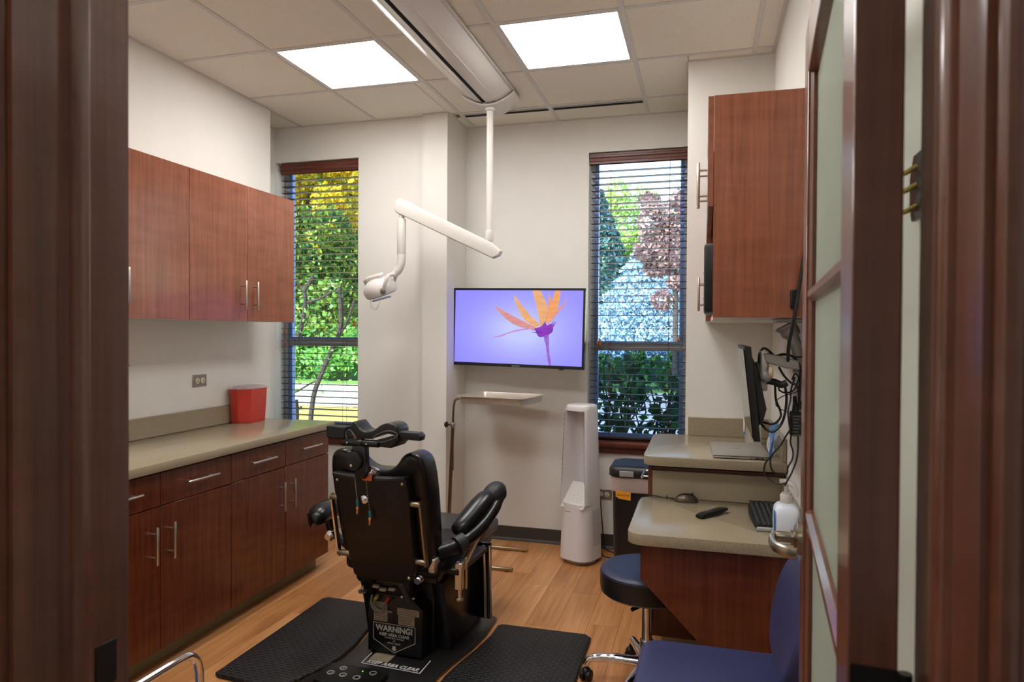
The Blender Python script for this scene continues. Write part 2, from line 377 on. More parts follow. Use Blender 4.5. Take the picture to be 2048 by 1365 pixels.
panel(4, 2, 'added square ceiling light panel, out of view, near the entrance on the desk side')  # second unseen panel added for the light, on the desk side
t = thing('ceiling_light', 'added unseen square light panel in the corridor, lighting the door frame', 'ceiling light', (-0.4, -0.9, H), 0, 'square recessed ceiling light panels')  # unseen lamp added to light the jambs from behind the camera
B().box(-0.7, -0.1, -1.2, -0.6, H - 0.006, H).obj('frame', GRID, t); B().box(-0.69, -0.11, -1.19, -0.61, H - 0.008, H - 0.002).obj('diffuser', emitmat('corridor_fill', (250, 248, 246), 13.0), t, smooth=False)
# slot diffusers
BLK = M('void_black', (6, 6, 6), 0.9)
for (x0, x1, lbl) in ((-1.586 + tw, -0.976 - tw, 'black double slot air diffuser in the ceiling, partly behind the white track end'), (-0.976 + tw, -0.366 - tw, 'black double slot air diffuser in the ceiling above the window beside the television')):
    t = thing('slot_diffuser', lbl, 'air vent', ((x0 + x1) / 2, 4.41, H), 0, 'ceiling slot diffusers')
    B().box(x0, x1, 4.369, 4.445, H - 0.0012, H + 0.02).obj('backing', BLK, t, smooth=False)
    f = B()
    for (ya, yb) in ((4.368, 4.382), (4.392, 4.402), (4.444, 4.447)): f.box(x0, x1, ya, yb, H - 0.0025, H - 0.0015)
    f.box(x0, x0 + 0.004, 4.382, 4.444, H - 0.0025, H - 0.0015).box(x1 - 0.004, x1, 4.382, 4.444, H - 0.0025, H - 0.0015)
    f.obj('frame', GRID, t, smooth=False)

# door frame (left and right jambs with stops and casings)
def jamb(name, s, xf):
    # s=+1: opening lies to +x of the jamb face at xf
    P = [(-0.034, 0.732), (0, 0.732), (0.0, 0.674), (0.006, 0.672), (0.008, 0.666), (0.008, 0.648), (0.005, 0.638), (0.0, 0.634), (0.0, 0.578), (-0.034, 0.578)]
    j = struct(B().prism([(xf + s * u, v) for u, v in P], 0, 2.14).obj(name, DOORW))
    C = [(-0.006, 0.58), (-0.006, 0.568), (-0.009, 0.562), (-0.014, 0.560), (-0.02, 0.562), (-0.024, 0.568), (-0.03, 0.570), (-0.062, 0.570), (-0.066, 0.565), (-0.074, 0.563), (-0.084, 0.566), (-0.086, 0.58)]
    B().prism([(xf + s * u, v) for u, v in C], 0, 2.2).obj('casing', DOORW, j)
    C2 = [(-0.006, 0.728), (-0.006, 0.742), (-0.012, 0.748), (-0.03, 0.746), (-0.07, 0.742), (-0.078, 0.728)]
    B().prism([(xf + s * u, v) for u, v in C2], 0, 2.2).obj('casing', DOORW, j)
    return j
jl = jamb('trim_1', 1, -0.729); jr = jamb('trim_2', -1, 0.197)
st = B().box(-0.7295, -0.7275, 0.683, 0.715, 1.02, 1.075, 0.0005, 1); st.obj('strike_plate', BLACKM, jl)
hd = struct(B().box(-0.73, 0.2, 0.578, 0.732, 2.14, 2.17).obj('trim_3', DOORW, smooth=False))

# open door, hinged on the right jamb
DA = -R(4.6)
D = thing('door_1', 'dark mahogany glazed door standing open into the room, lever handle', 'door', (0.139, 0.735, 0), DA); D['kind'] = 'structure'; del D['category']
DW, DT, DH = 0.914, 0.044, 2.13
def dpart(name, b, mat, par_=None, **k): return b.obj(name, mat, par_ or D, world=False, **k)
# local: +y along the leaf, +x towards the wall (thickness)
stile = 0.105
dpart('stile', B().box(0, DT, 0, stile, 0.01, DH, 0.002, 1), DOORW)
dpart('stile', B().box(0, DT, DW - stile, DW, 0.01, DH, 0.002, 1), DOORW)
dpart('rail', B().box(0.0005, DT - 0.0005, stile, DW - stile, DH - 0.114, DH, 0.002, 1), DOORW)
dpart('rail', B().box(0.0005, DT - 0.0005, stile, DW - stile, 0.01, 0.2, 0.002, 1), DOORW)
zs = [0.2, 0.635, 1.095, 1.555, 2.016]
DGL, t_, b_ = _base('door_glass_frosted'); b_.inputs['Base Color'].default_value = (*lin((176, 186, 178)), 1); b_.inputs['Roughness'].default_value = 0.12
tb_ = t_.nodes.new('ShaderNodeBsdfTranslucent'); tb_.inputs['Color'].default_value = (*lin((246, 250, 246)), 1); ms_ = t_.nodes.new('ShaderNodeMixShader'); ms_.inputs[0].default_value = 0.85
t_.links.new(b_.outputs[0], ms_.inputs[1]); t_.links.new(tb_.outputs[0], ms_.inputs[2]); t_.links.new(ms_.outputs[0], t_.nodes['Material Output'].inputs['Surface'])
for k, z in enumerate(zs[1:4]):
    dpart('muntin', B().prism([(0.004, z - 0.006), (0.004, z + 0.006), (0.013, z + 0.014), (DT - 0.013, z + 0.014), (DT - 0.004, z + 0.006), (DT - 0.004, z - 0.006), (DT - 0.013, z - 0.014), (0.013, z - 0.014)], stile, DW - stile, 'y'), DOORW)
for z0, z1 in zip(zs, zs[1:]):
    dpart('pane', B().box(0.0195, 0.0245, stile - 0.004, DW - stile + 0.004, z0 + 0.004, z1 - 0.004), DGL, smooth=False)
# bead around the lights
for (ya, yb) in ((stile, stile + 0.006), (DW - stile - 0.006, DW - stile)):
    dpart('glazing_bead', B().prism([(0.006, ya), (0.0185, ya), (0.0185, yb), (0.012, yb)] if ya < 0.2 else [(0.006, yb), (0.0185, yb), (0.0185, ya), (0.012, ya)], 0.2, 2.016), DOORW)
# lever set
lv = DW - 0.068; lz = 1.035
lever = dpart('lever_handle', B().lathe([(0.0, 0.0), (0.034, 0.0), (0.034, 0.008), (0.028, 0.014), (0.02, 0.016), (0.0, 0.016)], (0, 0, 0), 24).xf(Matrix.Translation((0, lv, lz)) @ Matrix.Rotation(-math.pi / 2, 4, 'Y')), NICKEL)
dpart('spindle', B().cyl((-0.014, lv, lz), (-0.06, lv, lz), 0.0115, bev=0.001).cyl((-0.012, lv, lz), (-0.022, lv, lz), 0.016), NICKEL, lever)
dpart('lever', B().tube([(-0.052, lv + 0.004, 0), (-0.058, lv - 0.012, 0), (-0.06, lv - 0.045, 0), (-0.052, lv - 0.085, 0), (-0.034, lv - 0.108, 0), (-0.014, lv - 0.114, 0)], 0.0075, 10, smooth=5).xf(Matrix.Translation((0, 0, lz)) @ Matrix.Diagonal((1, 1, 1.5, 1))), NICKEL, lever)
dpart('lever_handle', B().lathe([(0.0, 0.0), (0.034, 0.0), (0.034, 0.008), (0.02, 0.016), (0.0, 0.016)], (0, 0, 0), 24).xf(Matrix.Translation((DT, lv, lz)) @ Matrix.Rotation(math.pi / 2, 4, 'Y')).cyl((DT + 0.014, lv, lz), (DT + 0.05, lv, lz), 0.0115).box(DT + 0.04, DT + 0.055, lv - 0.1, lv + 0.01, lz - 0.01, lz + 0.01, 0.003), NICKEL)
for z in (0.25, 1.10, 1.9):
    dpart('hinge', B().box(0.002, DT + 0.006, -0.0022, 0.0, z - 0.05, z + 0.05).cyl((DT + 0.006, -0.004, z - 0.05), (DT + 0.006, -0.004, z + 0.05), 0.006, seg=12), BLACKM)

# ------------------------------------------------------------------ windows and blinds
SKYLIT = M('sash_skylit', (136, 174, 248), 0.4, var=0.05)  # white sash with the blue skylight on it painted into the colour
WFR = M('window_frame', (186, 190, 196), 0.4, var=0.03)
SCREEN = None
def window(name, x0, x1, z0, z1, yg, mz, label):
    w = struct(B().box(x0, x0 + 0.03, yg - 0.03, yg + 0.05, z0, z1).box(x1 - 0.03, x1, yg - 0.03, yg + 0.05, z0, z1).box(x0 + 0.03, x1 - 0.03, yg - 0.03, yg + 0.05, z0, z0 + 0.03).box(x0 + 0.03, x1 - 0.03, yg - 0.03, yg + 0.05, z1 - 0.03, z1).obj(name, WFR, smooth=False), label)
    B().box(x0 + 0.03, x1 - 0.03, yg - 0.02, yg + 0.02, mz - 0.027, mz + 0.027, 0.003, 1).obj('meeting_rail', WFR, w)
    for (a, c) in ((z0 + 0.03, mz - 0.027), (mz + 0.027, z1 - 0.03)):
        B().box(x0 + 0.03, x0 + 0.055, yg - 0.015, yg + 0.02, a, c).box(x1 - 0.055, x1 - 0.03, yg - 0.015, yg + 0.02, a, c).box(x0 + 0.055, x1 - 0.055, yg - 0.012, yg, a, a + 0.012).obj('sash', SKYLIT, w, smooth=False)
        B().box(x0 + 0.055, x1 - 0.055, yg, yg + 0.005, a, c).obj('pane', GLASS, w, smooth=False)
    return w
w1 = window('window_1', -2.995, -2.333, 0.775, 2.692, 4.49, 1.393, 'window behind the dark slat blind over the counter end')
w2 = window('window_2', -0.764, -0.10, 0.735, 2.707, 4.80, 1.379, 'window beside the television behind the brown slat blind')
m, t_, b_ = _base('insect_screen'); t_.nodes.remove(b_)
tr = t_.nodes.new('ShaderNodeBsdfTransparent'); df = t_.nodes.new('ShaderNodeBsdfDiffuse'); df.inputs[0].default_value = (0.01, 0.012, 0.016, 1)
ms = t_.nodes.new('ShaderNodeMixShader'); ms.inputs[0].default_value = 0.32; tr.inputs[0].default_value = (0.75, 0.85, 1.0, 1)
t_.links.new(tr.outputs[0], ms.inputs[1]); t_.links.new(df.outputs[0], ms.inputs[2]); t_.links.new(ms.outputs[0], t_.nodes['Material Output'].inputs['Surface'])
lab(B().box(-0.71, -0.155, 4.842, 4.844, 0.765, 1.352).obj('insect_screen', m, w2, smooth=False), 'dark fine insect screen')
# wooden stools (sills)
struct(B().box(-2.995, -2.29, 4.30, 4.35, 0.735, 0.775, 0.006, 2).box(-2.995, -2.31, 4.33, 4.35, 0.675, 0.735, 0.004, 1).box(-2.995, -2.333, 4.35, 4.46, 0.76, 0.775).obj('window_sill_west', CHERRYH))
struct(B().box(-0.79, -0.095, 4.635, 4.68, 0.70, 0.738, 0.006, 2).box(-0.775, -0.1, 4.66, 4.68, 0.655, 0.70, 0.004, 1).box(-0.764, -0.1, 4.68, 4.77, 0.725, 0.738).obj('window_sill_east', CHERRYH))
SLAT = wood('slat_wood', [(30, 16, 12), (48, 26, 19), (62, 36, 27)], grain=(3, 60, 60), figure=(20, 9, 9), rough=0.4)
CORD = M('blind_cord', (120, 62, 38), 0.7)
TASSEL = wood('tassel_wood', [(150, 70, 30), (176, 92, 46)], rough=0.35)
def blind(label, x0, x1, yc, ztop, zbot, n, lad, tassels, wand, xv0, xv1):
    t = thing('window_blind', label, 'blind', ((x0 + x1) / 2, yc, zbot), 0, 'wooden slat blinds')
    v = [(yc - 0.045, ztop), (yc - 0.045, ztop - 0.012), (yc - 0.052, ztop - 0.016), (yc - 0.052, ztop - 0.028), (yc - 0.046, ztop - 0.034), (yc - 0.044, ztop - 0.052), (yc - 0.050, ztop - 0.058), (yc - 0.050, ztop - 0.072), (yc - 0.042, ztop - 0.078), (yc - 0.034, ztop - 0.078), (yc - 0.034, ztop)]
    B().prism(v, xv0, xv1, 'x').obj('valance', CHERRYH, t)
    B().box(x0, x1, yc - 0.028, yc + 0.028, ztop - 0.05, ztop - 0.005).obj('headrail', SLAT, t, smooth=False)
    zs = [ztop - 0.115 - k * (ztop - 0.115 - zbot - 0.03) / (n - 1) for k in range(n)]
    me = None
    for z in zs:
        if me is None:
            s = B().box(x0, x1, -0.025, 0.025, -0.0014, 0.0014, 0.0006, 1); me = s.mesh('slat', SLAT, False)
        o = bpy.data.objects.new('slat', me); COL.objects.link(o); par(o, t); o.location = (0, yc, z); o.rotation_euler = (R(random.uniform(-1.5, 1.0)), 0, 0)
    B().box(x0, x1, yc - 0.025, yc + 0.025, zbot - 0.008, zbot + 0.010, 0.003, 1).obj('bottom_rail', SLAT, t)
    for lx in lad:
        B().tube([(lx, yc - 0.027, ztop - 0.05), (lx, yc - 0.027, zbot)], 0.0012, 5).tube([(lx, yc + 0.027, ztop - 0.05), (lx, yc + 0.027, zbot)], 0.0012, 5).obj('ladder_cord', CORD, t)
    for tx, tz in tassels:
        c = B().tube([(tx, yc - 0.034, ztop - 0.06), (tx, yc - 0.034, tz + 0.02)], 0.0012, 5).obj('lift_cord', CORD, t)
        B().lathe([(0.0, 0.026), (0.003, 0.026), (0.0035, 0.012), (0.009, -0.004), (0.0095, -0.012), (0.006, -0.017), (0, -0.018)], (tx, yc - 0.034, tz), 10).obj('tassel', TASSEL, c)
blind('dark brown wooden slat blind on the window over the counter end', -2.975, -2.34, 4.413, 2.685, 0.79, 40, (-2.86, -2.47), ((-2.94, 1.475), (-2.935, 1.385), (-2.375, 1.525)), None, -2.962, -2.337)
blind('brown wooden slat blind on the window beside the television', -0.752, -0.112, 4.735, 2.70, 0.755, 41, (-0.62, -0.225), ((-0.70, 1.408), (-0.682, 1.403), (-0.155, 1.435)), None, -0.76, -0.104)
# ------------------------------------------------------------------ cabinet wall
def bar_handle(p0, p1, out, parent, mat=STEEL, r=0.006, inset=0.03):
    # bar from p0 to p1, posts go back by vector out
    p0, p1, out = Vector(p0), Vector(p1), Vector(out); d = (p1 - p0).normalized()
    b = B().cyl(p0, p1, r, seg=12, bev=0.0008)
    for q in (p0 + d * inset, p1 - d * inset): b.cyl(q, q + out, r * 0.7, seg=10)
    return b.obj('handle', mat, parent)
XF = -2.235
def base_cabinet(y0, y1, label):
    ym = (y0 + y1) / 2
    t = thing('base_cabinet', label, 'cabinet', (-2.5, ym, 0), 0, 'base cabinets under the counter')
    B().box(-2.775, XF - 0.02, y0 + 0.001, y1 - 0.001, 0.10, 0.874).obj('body', CHERRY_SHADED, t, smooth=False)
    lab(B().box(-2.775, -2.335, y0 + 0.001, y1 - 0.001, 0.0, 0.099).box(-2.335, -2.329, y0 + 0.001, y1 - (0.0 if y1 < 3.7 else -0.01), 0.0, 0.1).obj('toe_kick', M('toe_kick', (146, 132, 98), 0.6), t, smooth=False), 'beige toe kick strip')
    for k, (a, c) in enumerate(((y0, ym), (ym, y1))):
        dr = B().box(XF - 0.02, XF, a + 0.002, c - 0.002, 0.722, 0.862, 0.0012, 1).obj('drawer', CHERRY_SHADED, t)
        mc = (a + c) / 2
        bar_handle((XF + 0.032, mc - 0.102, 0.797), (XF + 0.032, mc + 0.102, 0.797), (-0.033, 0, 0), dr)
        d = B().box(XF - 0.02, XF, a + 0.002, c - 0.002, 0.102, 0.718, 0.0012, 1).obj('door', CHERRY_SHADED, t)
        hy = c - 0.053 if k == 0 else a + 0.047
        bar_handle((XF + 0.034, hy, 0.484), (XF + 0.034, hy, 0.644), (-0.035, 0, 0), d)
base_cabinet(1.965, 2.885, 'dark cherry base cabinet with drawers, the one cut off by the door frame')
base_cabinet(2.885, 3.795, 'dark cherry base cabinet with drawers, at the window end of the counter')
t = thing('countertop', 'beige speckled laminate countertop with short backsplash on the cherry base cabinets', 'countertop', (-2.5, 2.9, 0.875))
B().box(-2.778, -2.2, 1.955, 3.81, 0.8755, 0.915, 0.004, 2).obj('slab', LAM, t)
B().box(-2.778, -2.76, 1.955, 3.75, 0.9152, 1.025, 0.003, 1).obj('backsplash', LAM, t)
UF = -2.45
def wall_cabinet(y0, y1, label):
    ym = (y0 + y1) / 2
    t = thing('wall_cabinet', label, 'cabinet', (-2.6, ym, 1.53), 0, 'wall cabinets over the counter')
    B().box(-2.778, UF - 0.02, y0 + 0.001, y1 - 0.001, 1.545, 2.278).obj('body', CHERRY_LIT, t, smooth=False)
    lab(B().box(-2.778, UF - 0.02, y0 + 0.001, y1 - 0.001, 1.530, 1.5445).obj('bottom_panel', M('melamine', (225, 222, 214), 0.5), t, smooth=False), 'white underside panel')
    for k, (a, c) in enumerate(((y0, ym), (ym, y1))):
        d = B().box(UF - 0.02, UF, a + 0.0015, c - 0.0015, 1.528, 2.28, 0.0012, 1).obj('door', CHERRY_LIT, t)
        hy = c - 0.056 if k == 0 else a + 0.047
        bar_handle((UF + 0.034, hy, 1.591), (UF + 0.034, hy, 1.75), (-0.035, 0, 0), d)
wall_cabinet(1.945, 2.847, 'reddish cherry wall cabinet, the one cut off by the door frame')
wall_cabinet(2.847, 3.749, 'reddish cherry wall cabinet at the window end of the row')
def outlet(label, mx, plug=False):
    t = thing('wall_outlet', label, 'outlet', mx.translation, 0, 'steel wall outlets')
    B().box(-0.056, 0.056, 0, 0.005, -0.035, 0.035, 0.002, 1).xf(mx).obj('plate', STEEL if 0 else M('outlet_steel', (150, 142, 134), 0.35, 0.8), t)
    for sx in (-0.021, 0.021):
        r = B().cyl((sx, 0.004, 0), (sx, 0.008, 0), 0.0165, seg=16, bev=0.001).xf(mx).obj('receptacle', M('ivory_plastic', (214, 204, 176), 0.4), t)
        B().box(sx - 0.006, sx - 0.002, 0.0078, 0.0086, 0.003, 0.009).box(sx - 0.006, sx - 0.002, 0.0078, 0.0086, -0.009, -0.003).cyl((sx + 0.006, 0.0078, 0), (sx + 0.006, 0.0086, 0), 0.0025, seg=8).xf(mx).obj('slot', BLK, r)
outlet('steel double outlet plate on the wall above the counter', Matrix.Translation((-2.78, 3.308, 1.187)) @ Matrix.Rotation(-math.pi / 2, 4, 'Z'))
outlet('dark steel outlet plate low on the wall behind the white tower fan', Matrix.Translation((-0.645, 4.68, 0.371)) @ Matrix.Rotation(math.pi, 4, 'Z'))
# red sharps bin on the counter
t = thing('sharps_container', 'red plastic sharps bin with clear lid standing on the counter', 'container', (-2.69, 3.63, 0.9155))
def bin_poly(s):  # wedge cornered box outline around its centre
    P = [(-0.065, -0.085), (-0.045, -0.105), (0.005, -0.105), (0.055, -0.06), (0.062, -0.05), (0.062, 0.10), (0.055, 0.107), (-0.06, 0.107), (-0.065, 0.10)]
    return [(x * s, y * s) for x, y in P]
b = B(); bb = bmesh.new(); rings = []
for z, s in ((0.0, 0.90), (0.004, 0.92), (0.10, 0.97), (0.205, 1.02)):
    rings.append([bb.verts.new((x - 2.695, y + 3.63, 0.9156 + z)) for x, y in bin_poly(s)])
for A_, C_ in zip(rings, rings[1:]):
    for k in range(len(A_)): bb.faces.new([A_[k], A_[(k + 1) % len(A_)], C_[(k + 1) % len(A_)], C_[k]])
bb.faces.new(rings[0][::-1]); bb.faces.new(rings[-1]); b._add(bb); b.obj('body', RED, t, ang=30)
CLEARP = M('clear_plastic', (225, 205, 205), 0.25, alpha=0.55)
b = B().prism([(x - 2.695, y + 3.63) for x, y in bin_poly(1.07)], 1.1195, 1.133, bev=0.003).prism([(x * 0.8 - 2.695, y * 0.8 + 3.63) for x, y in bin_poly(1.0)], 1.133, 1.139, bev=0.002)
b.obj('lid', CLEARP, t)
# wall mounted sharps box, mostly behind the door frame
t = thing('sharps_box', 'red wall mounted sharps box with white label and clear top, beside the door frame', 'container', (-2.70, 2.6, 1.14))
B().prism([(2.50, 1.15), (2.668, 1.15), (2.682, 1.30), (2.49, 1.30)], -2.777, -2.665, 'x', 0.004).obj('body', RED, t)
lab(B().box(-2.6649, -2.664, 2.53, 2.668, 1.225, 1.29).obj('label_sticker', M('label_white', (225, 222, 214), 0.5), t), 'white printed label')
B().box(-2.777, -2.655, 2.48, 2.692, 1.30, 1.31, 0.003, 1).prism([(2.52, 1.31), (2.68, 1.31), (2.665, 1.40), (2.53, 1.40)], -2.77, -2.70, 'x', 0.006).obj('lid', CLEARP, t)

# ------------------------------------------------------------------ dental chair
CH = (-1.318, 2.8, 0); CA = -R(3.5)
T = thing('dental_chair', 'black vinyl dental chair seen from behind on a black floor plate', 'dental chair', CH, CA)
def cp(name, b, mat, p=None, **k): return b.obj(name, mat, p or T, world=False, **k)
# floor plate
left = [(-0.27, 0.56), (-0.262, 0.36), (-0.24, 0.2), (-0.213, 0.063), (-0.205, -0.075), (-0.225, -0.19), (-0.26, -0.28), (-0.27, -0.40), (-0.25, -0.47)]
right = [(0.25, -0.47), (0.29, -0.40), (0.285, -0.28), (0.262, -0.18), (0.255, -0.075), (0.268, 0.06), (0.29, 0.2), (0.30, 0.36), (0.285, 0.55), (0.26, 0.57)]
plate = cp('floor_plate', B().prism(left + right, 0.001, 0.021, bev=0.003), M('plate_paint', (34, 33, 33), 0.3, var=0.06))
LET = M('decal_grey', (176, 172, 166), 0.6); LETW = M('decal_white', (236, 233, 228), 0.6)
zt = 0.0215
text('KEEP AREA CLEAR', 0.036, LETW, Matrix.Translation((0.036, -0.076, zt)) @ Matrix(((0.84, 0.2, 0, 0), (0, 1, 0, 0), (0, 0, 1, 0), (0, 0, 0, 1))), plate, bold=0.0006, spacing=1.02)
def strip(b, p, q, w, z, plane='z'):
    p, q = Vector((*p, 0)), Vector((*q, 0)); d = (q - p).normalized(); n = Vector((-d.y, d.x, 0)) * w / 2
    pts = [p - n, q - n, q + n, p + n]
    return b.poly([(v.x, v.y, z) for v in pts]) if plane == 'z' else b.poly([(v.x, z, v.y) for v in pts])
b = B(); strip(b, (-0.106, -0.098), (0.176, -0.098), 0.004, zt); strip(b, (-0.106, -0.098), (-0.113, 0.0), 0.004, zt); strip(b, (0.176, -0.098), (0.170, 0.02), 0.004, zt)
cp('decal_line', b, LETW, plate, smooth=False)
cp('tan_patch', B().box(-0.095, 0.0, -0.06, 0.05, 0.0211, 0.0214), M('tan_patch', (150, 140, 118), 0.5, bump=0.3, bscale=900), plate)  # thin tan rectangle lying on the floor plate
for p in ((-0.208, -0.274), (0.255, 0.53)): cp('screw', B().sph((p[0], p[1], 0.021), 0.007, 1, 1, 0.6, 10, 6), CHROME, plate)
# foot control touch pad
pad = cp('foot_control', B().prism(rrect(0.29, 0.16, 0.03, 5, -0.075, -0.235), 0.0212, 0.036, bev=0.004), BLACKP, plate)
KEY = M('key_ring', (190, 188, 184), 0.4, 0.5)
for (x, y, s) in ((-0.165, -0.245, '1'), (-0.135, -0.195, '2'), (-0.105, -0.245, '3'), (0.005, -0.19, '4'), (-0.04, -0.245, '5')):
    k_ = cp('key', B().lathe([(0.011, 0.0), (0.016, 0.0), (0.016, 0.003), (0.011, 0.003), (0.011, 0.0)], (x, y, 0.036), 18), KEY, pad)
for (x, y, s) in ((-0.165, -0.245, '1'), (-0.135, -0.195, '2'), (-0.105, -0.245, '3')): text(s, 0.018, LETW, Matrix.Translation((x, y, 0.0362)), pad, name='digit')
cp('indicator_light', B().sph((-0.045, -0.19, 0.036), 0.003, u=8, v=6), emitmat('green_led', (120, 230, 70), 2.0), pad)
# lift mechanism and rear box
body = cp('lift_column', B().box(-0.15, 0.15, 0.1, 0.5, 0.021, 0.36, 0.01, 2), BLACKM)
cp('side_cover', B().prism([(0.14, 0.022), (0.52, 0.022), (0.52, 0.40), (0.38, 0.42), (0.05, 0.36), (0.1, 0.2)], 0.155, 0.215, 'x', 0.006), M('cover_black', (24, 22, 21), 0.25, var=0.1))
cp('side_cover', B().prism([(0.14, 0.022), (0.52, 0.022), (0.52, 0.40), (0.38, 0.42), (0.05, 0.36), (0.1, 0.2)], -0.215, -0.155, 'x', 0.006), BLACKM)
for x in (0.262, 0.292): cp('guide_rod', B().cyl((x, 0.445, 0.06), (x - 0.006, 0.44, 0.42), 0.009), CHROME)
cp('guide_plate', B().box(0.20, 0.285, 0.456, 0.475, 0.05, 0.43, 0.004, 1), BLACKM)
box = cp('pump_box', B().prism([(-0.133, 0.034), (0.135, 0.034), (0.139, 0.247), (0.075, 0.297), (-0.078, 0.310), (-0.131, 0.249)], 0.0, 0.13, 'y', 0.002), BLACKM)
fx = lambda x, z, y=-0.0008: Matrix.Translation((x, y, z)) @ Matrix.Rotation(math.pi / 2, 4, 'X')
text('WARNING!', 0.036, LET, fx(0, 0.142), box, bold=0.0012)
text('KEEP AREA CLEAR', 0.0185, LET, fx(0, 0.1155), box, bold=0.0004)
text('TO PREVENT DAMAGE', 0.0095, LET, fx(0, 0.1015), box)
text('OR', 0.0095, LET, fx(0, 0.090), box)
text('BODILY INJURY', 0.0095, LET, fx(0, 0.079), box)
b = B(); PD = [(-0.105, 0.164), (0.104, 0.165), (0.104, 0.094), (0.0, 0.038), (-0.105, 0.089)]
for p, q in zip(PD, PD[1:] + PD[:1]): strip(b, p, q, 0.0025, -0.0006, 'y')
b.poly([(-0.008, -0.0006, 0.068), (-0.008, -0.0006, 0.056), (-0.014, -0.0006, 0.056), (0, -0.0006, 0.044), (0.014, -0.0006, 0.056), (0.008, -0.0006, 0.056), (0.008, -0.0006, 0.068)])
cp('warning_outline', b, LET, box, smooth=False)
STK = M('sticker_tan', (146, 132, 112), 0.6, var=0.12, scale=900)
for (x0, x1, z0, z1) in ((-0.103, -0.034, 0.173, 0.258), (0.016, 0.123, 0.213, 0.243), (0.021, 0.101, 0.17, 0.2125)):
    s_ = cp('sticker', B().box(x0, x1, -0.001, 0.0, z0, z1), STK, box, smooth=False)
    b = B(); nz = int((z1 - z0) / 0.0075)
    for k in range(nz): b.box(x0 + 0.005, x1 - 0.004 - 0.012 * random.random(), -0.0013, -0.001, z1 - 0.007 - k * 0.0072, z1 - 0.005 - k * 0.0072)
    cp('print_lines', b, M('print_brown', (84, 72, 60), 0.7), s_, smooth=False)
# connectors and hoses above the box
HOSE = M('hose_grey', (120, 116, 106), 0.5)
for (x, c, nm) in ((-0.085, (176, 160, 40), 'yellow hose fitting'), (-0.025, (176, 44, 30), 'red hose fitting')):
    lab(cp('hose_fitting', B().cyl((x, -0.02, 0.275), (x + 0.012, -0.022, 0.292), 0.008, seg=12), M(nm, c, 0.4)), nm)
cp('hose', B().tube([(-0.11, -0.004, 0.285), (-0.11, -0.012, 0.25), (-0.09, -0.016, 0.225), (-0.05, -0.01, 0.222)], 0.005, 8, smooth=6), HOSE)
cp('hose', B().tube([(-0.088, -0.018, 0.272), (-0.095, -0.016, 0.25), (-0.08, -0.014, 0.23), (-0.05, -0.006, 0.224)], 0.005, 8, smooth=6), HOSE)
cp('hose', B().tube([(-0.03, -0.018, 0.272), (-0.045, -0.018, 0.25), (-0.04, -0.014, 0.228), (-0.008, -0.004, 0.222)], 0.005, 8, smooth=6), HOSE)
for (x, z) in ((-0.08, 0.335), (-0.045, 0.325), (0.0, 0.332)): cp('connector', B().box(x - 0.016, x + 0.016, -0.03, -0.012, z - 0.007, z + 0.007, 0.003, 1), M('connector_white', (170, 164, 150), 0.5))
cp('hinge_bracket', B().box(-0.09, 0.09, -0.01, 0.12, 0.295, 0.40, 0.01, 2), BLACKM)
for x in (0.045, 0.10): cp('bolt', B().sph((x, -0.012, 0.30), 0.008, u=10, v=6), CHROME)
cp('back_strap', B().prism([(-0.105, 0.43), (-0.09, 0.39), (-0.06, 0.35), (-0.02, 0.29), (-0.03, 0.285), (-0.075, 0.345), (-0.105, 0.385), (-0.12, 0.43)], 0.075, 0.10, 'x', 0.002), DGREY)
cp('cable', B().tube([(-0.10, -0.06, 0.39), (-0.13, -0.02, 0.37), (-0.10, 0.0, 0.34), (-0.07, 0.02, 0.33)], 0.006, 8, smooth=6), BLACKP)
# back: shell and cushion. plane y = y0 + SL*(z-.87)
SL = -0.1 / 0.46
def lean(b, y0): return b.xf(Matrix(((1, 0, 0, 0), (0, 1, SL, y0 - SL * 0.87), (0, 0, 1, 0), (0, 0, 0, 1))))
sh = [(-0.172, 0.868), (-0.10, 0.862), (0.0, 0.858), (0.10, 0.862), (0.168, 0.872), (0.172, 0.79), (0.168, 0.60), (0.166, 0.47), (0.155, 0.425), (0.12, 0.40), (-0.10, 0.395), (-0.135, 0.415), (-0.148, 0.50), (-0.165, 0.66), (-0.178, 0.79)]
shell = cp('back_shell', lean(B().prism(sh, -0.016, 0.03, 'y', 0.006, 3), -0.2), M('shell_black', (8, 8, 8), 0.4, var=0.1, bump=0.05, bscale=800))
cp('shell_lip', lean(B().prism([(-0.172, 0.878), (-0.09, 0.870), (0.0, 0.866), (0.09, 0.870), (0.168, 0.880), (0.168, 0.868), (0.10, 0.856), (0.0, 0.85), (-0.1, 0.856), (-0.172, 0.866)], -0.028, 0.03, 'y', 0.003), -0.2), M('shell_lip', (30, 29, 30), 0.4), shell)
SCR = M('screw_brass', (196, 180, 150), 0.3, 1.0)
def onback(x, z, off=-0.018): return Vector((x, -0.2 + SL * (z - 0.87) + off, z))
for (x, z) in ((-0.158, 0.845), (0.15, 0.85), (0.135, 0.43)): cp('screw', B().sph(onback(x, z), 0.007, 1, 0.6, 1, 10, 6), SCR, shell)
cp('button', B().sph(onback(-0.035, 0.768, -0.02), 0.02, 1, 0.45, 1, 18, 10), CHROME, shell)
cu = [(-0.205, 0.46), (-0.22, 0.56), (-0.228, 0.70), (-0.23, 0.82), (-0.226, 0.90), (-0.21, 0.95), (-0.168, 0.970), (-0.128, 0.957), (-0.095, 0.918), (-0.055, 0.891), (0.0, 0.886), (0.055, 0.891), (0.095, 0.918), (0.128, 0.957), (0.168, 0.972), (0.21, 0.952), (0.226, 0.90), (0.23, 0.82), (0.228, 0.70), (0.22, 0.56), (0.205, 0.46), (0.12, 0.43), (-0.12, 0.43)]
cus = [Vector((x, z, 0)) for x, z in cu]; cus = [(v.x, v.y) for v in catmull(cus, 3, True)]
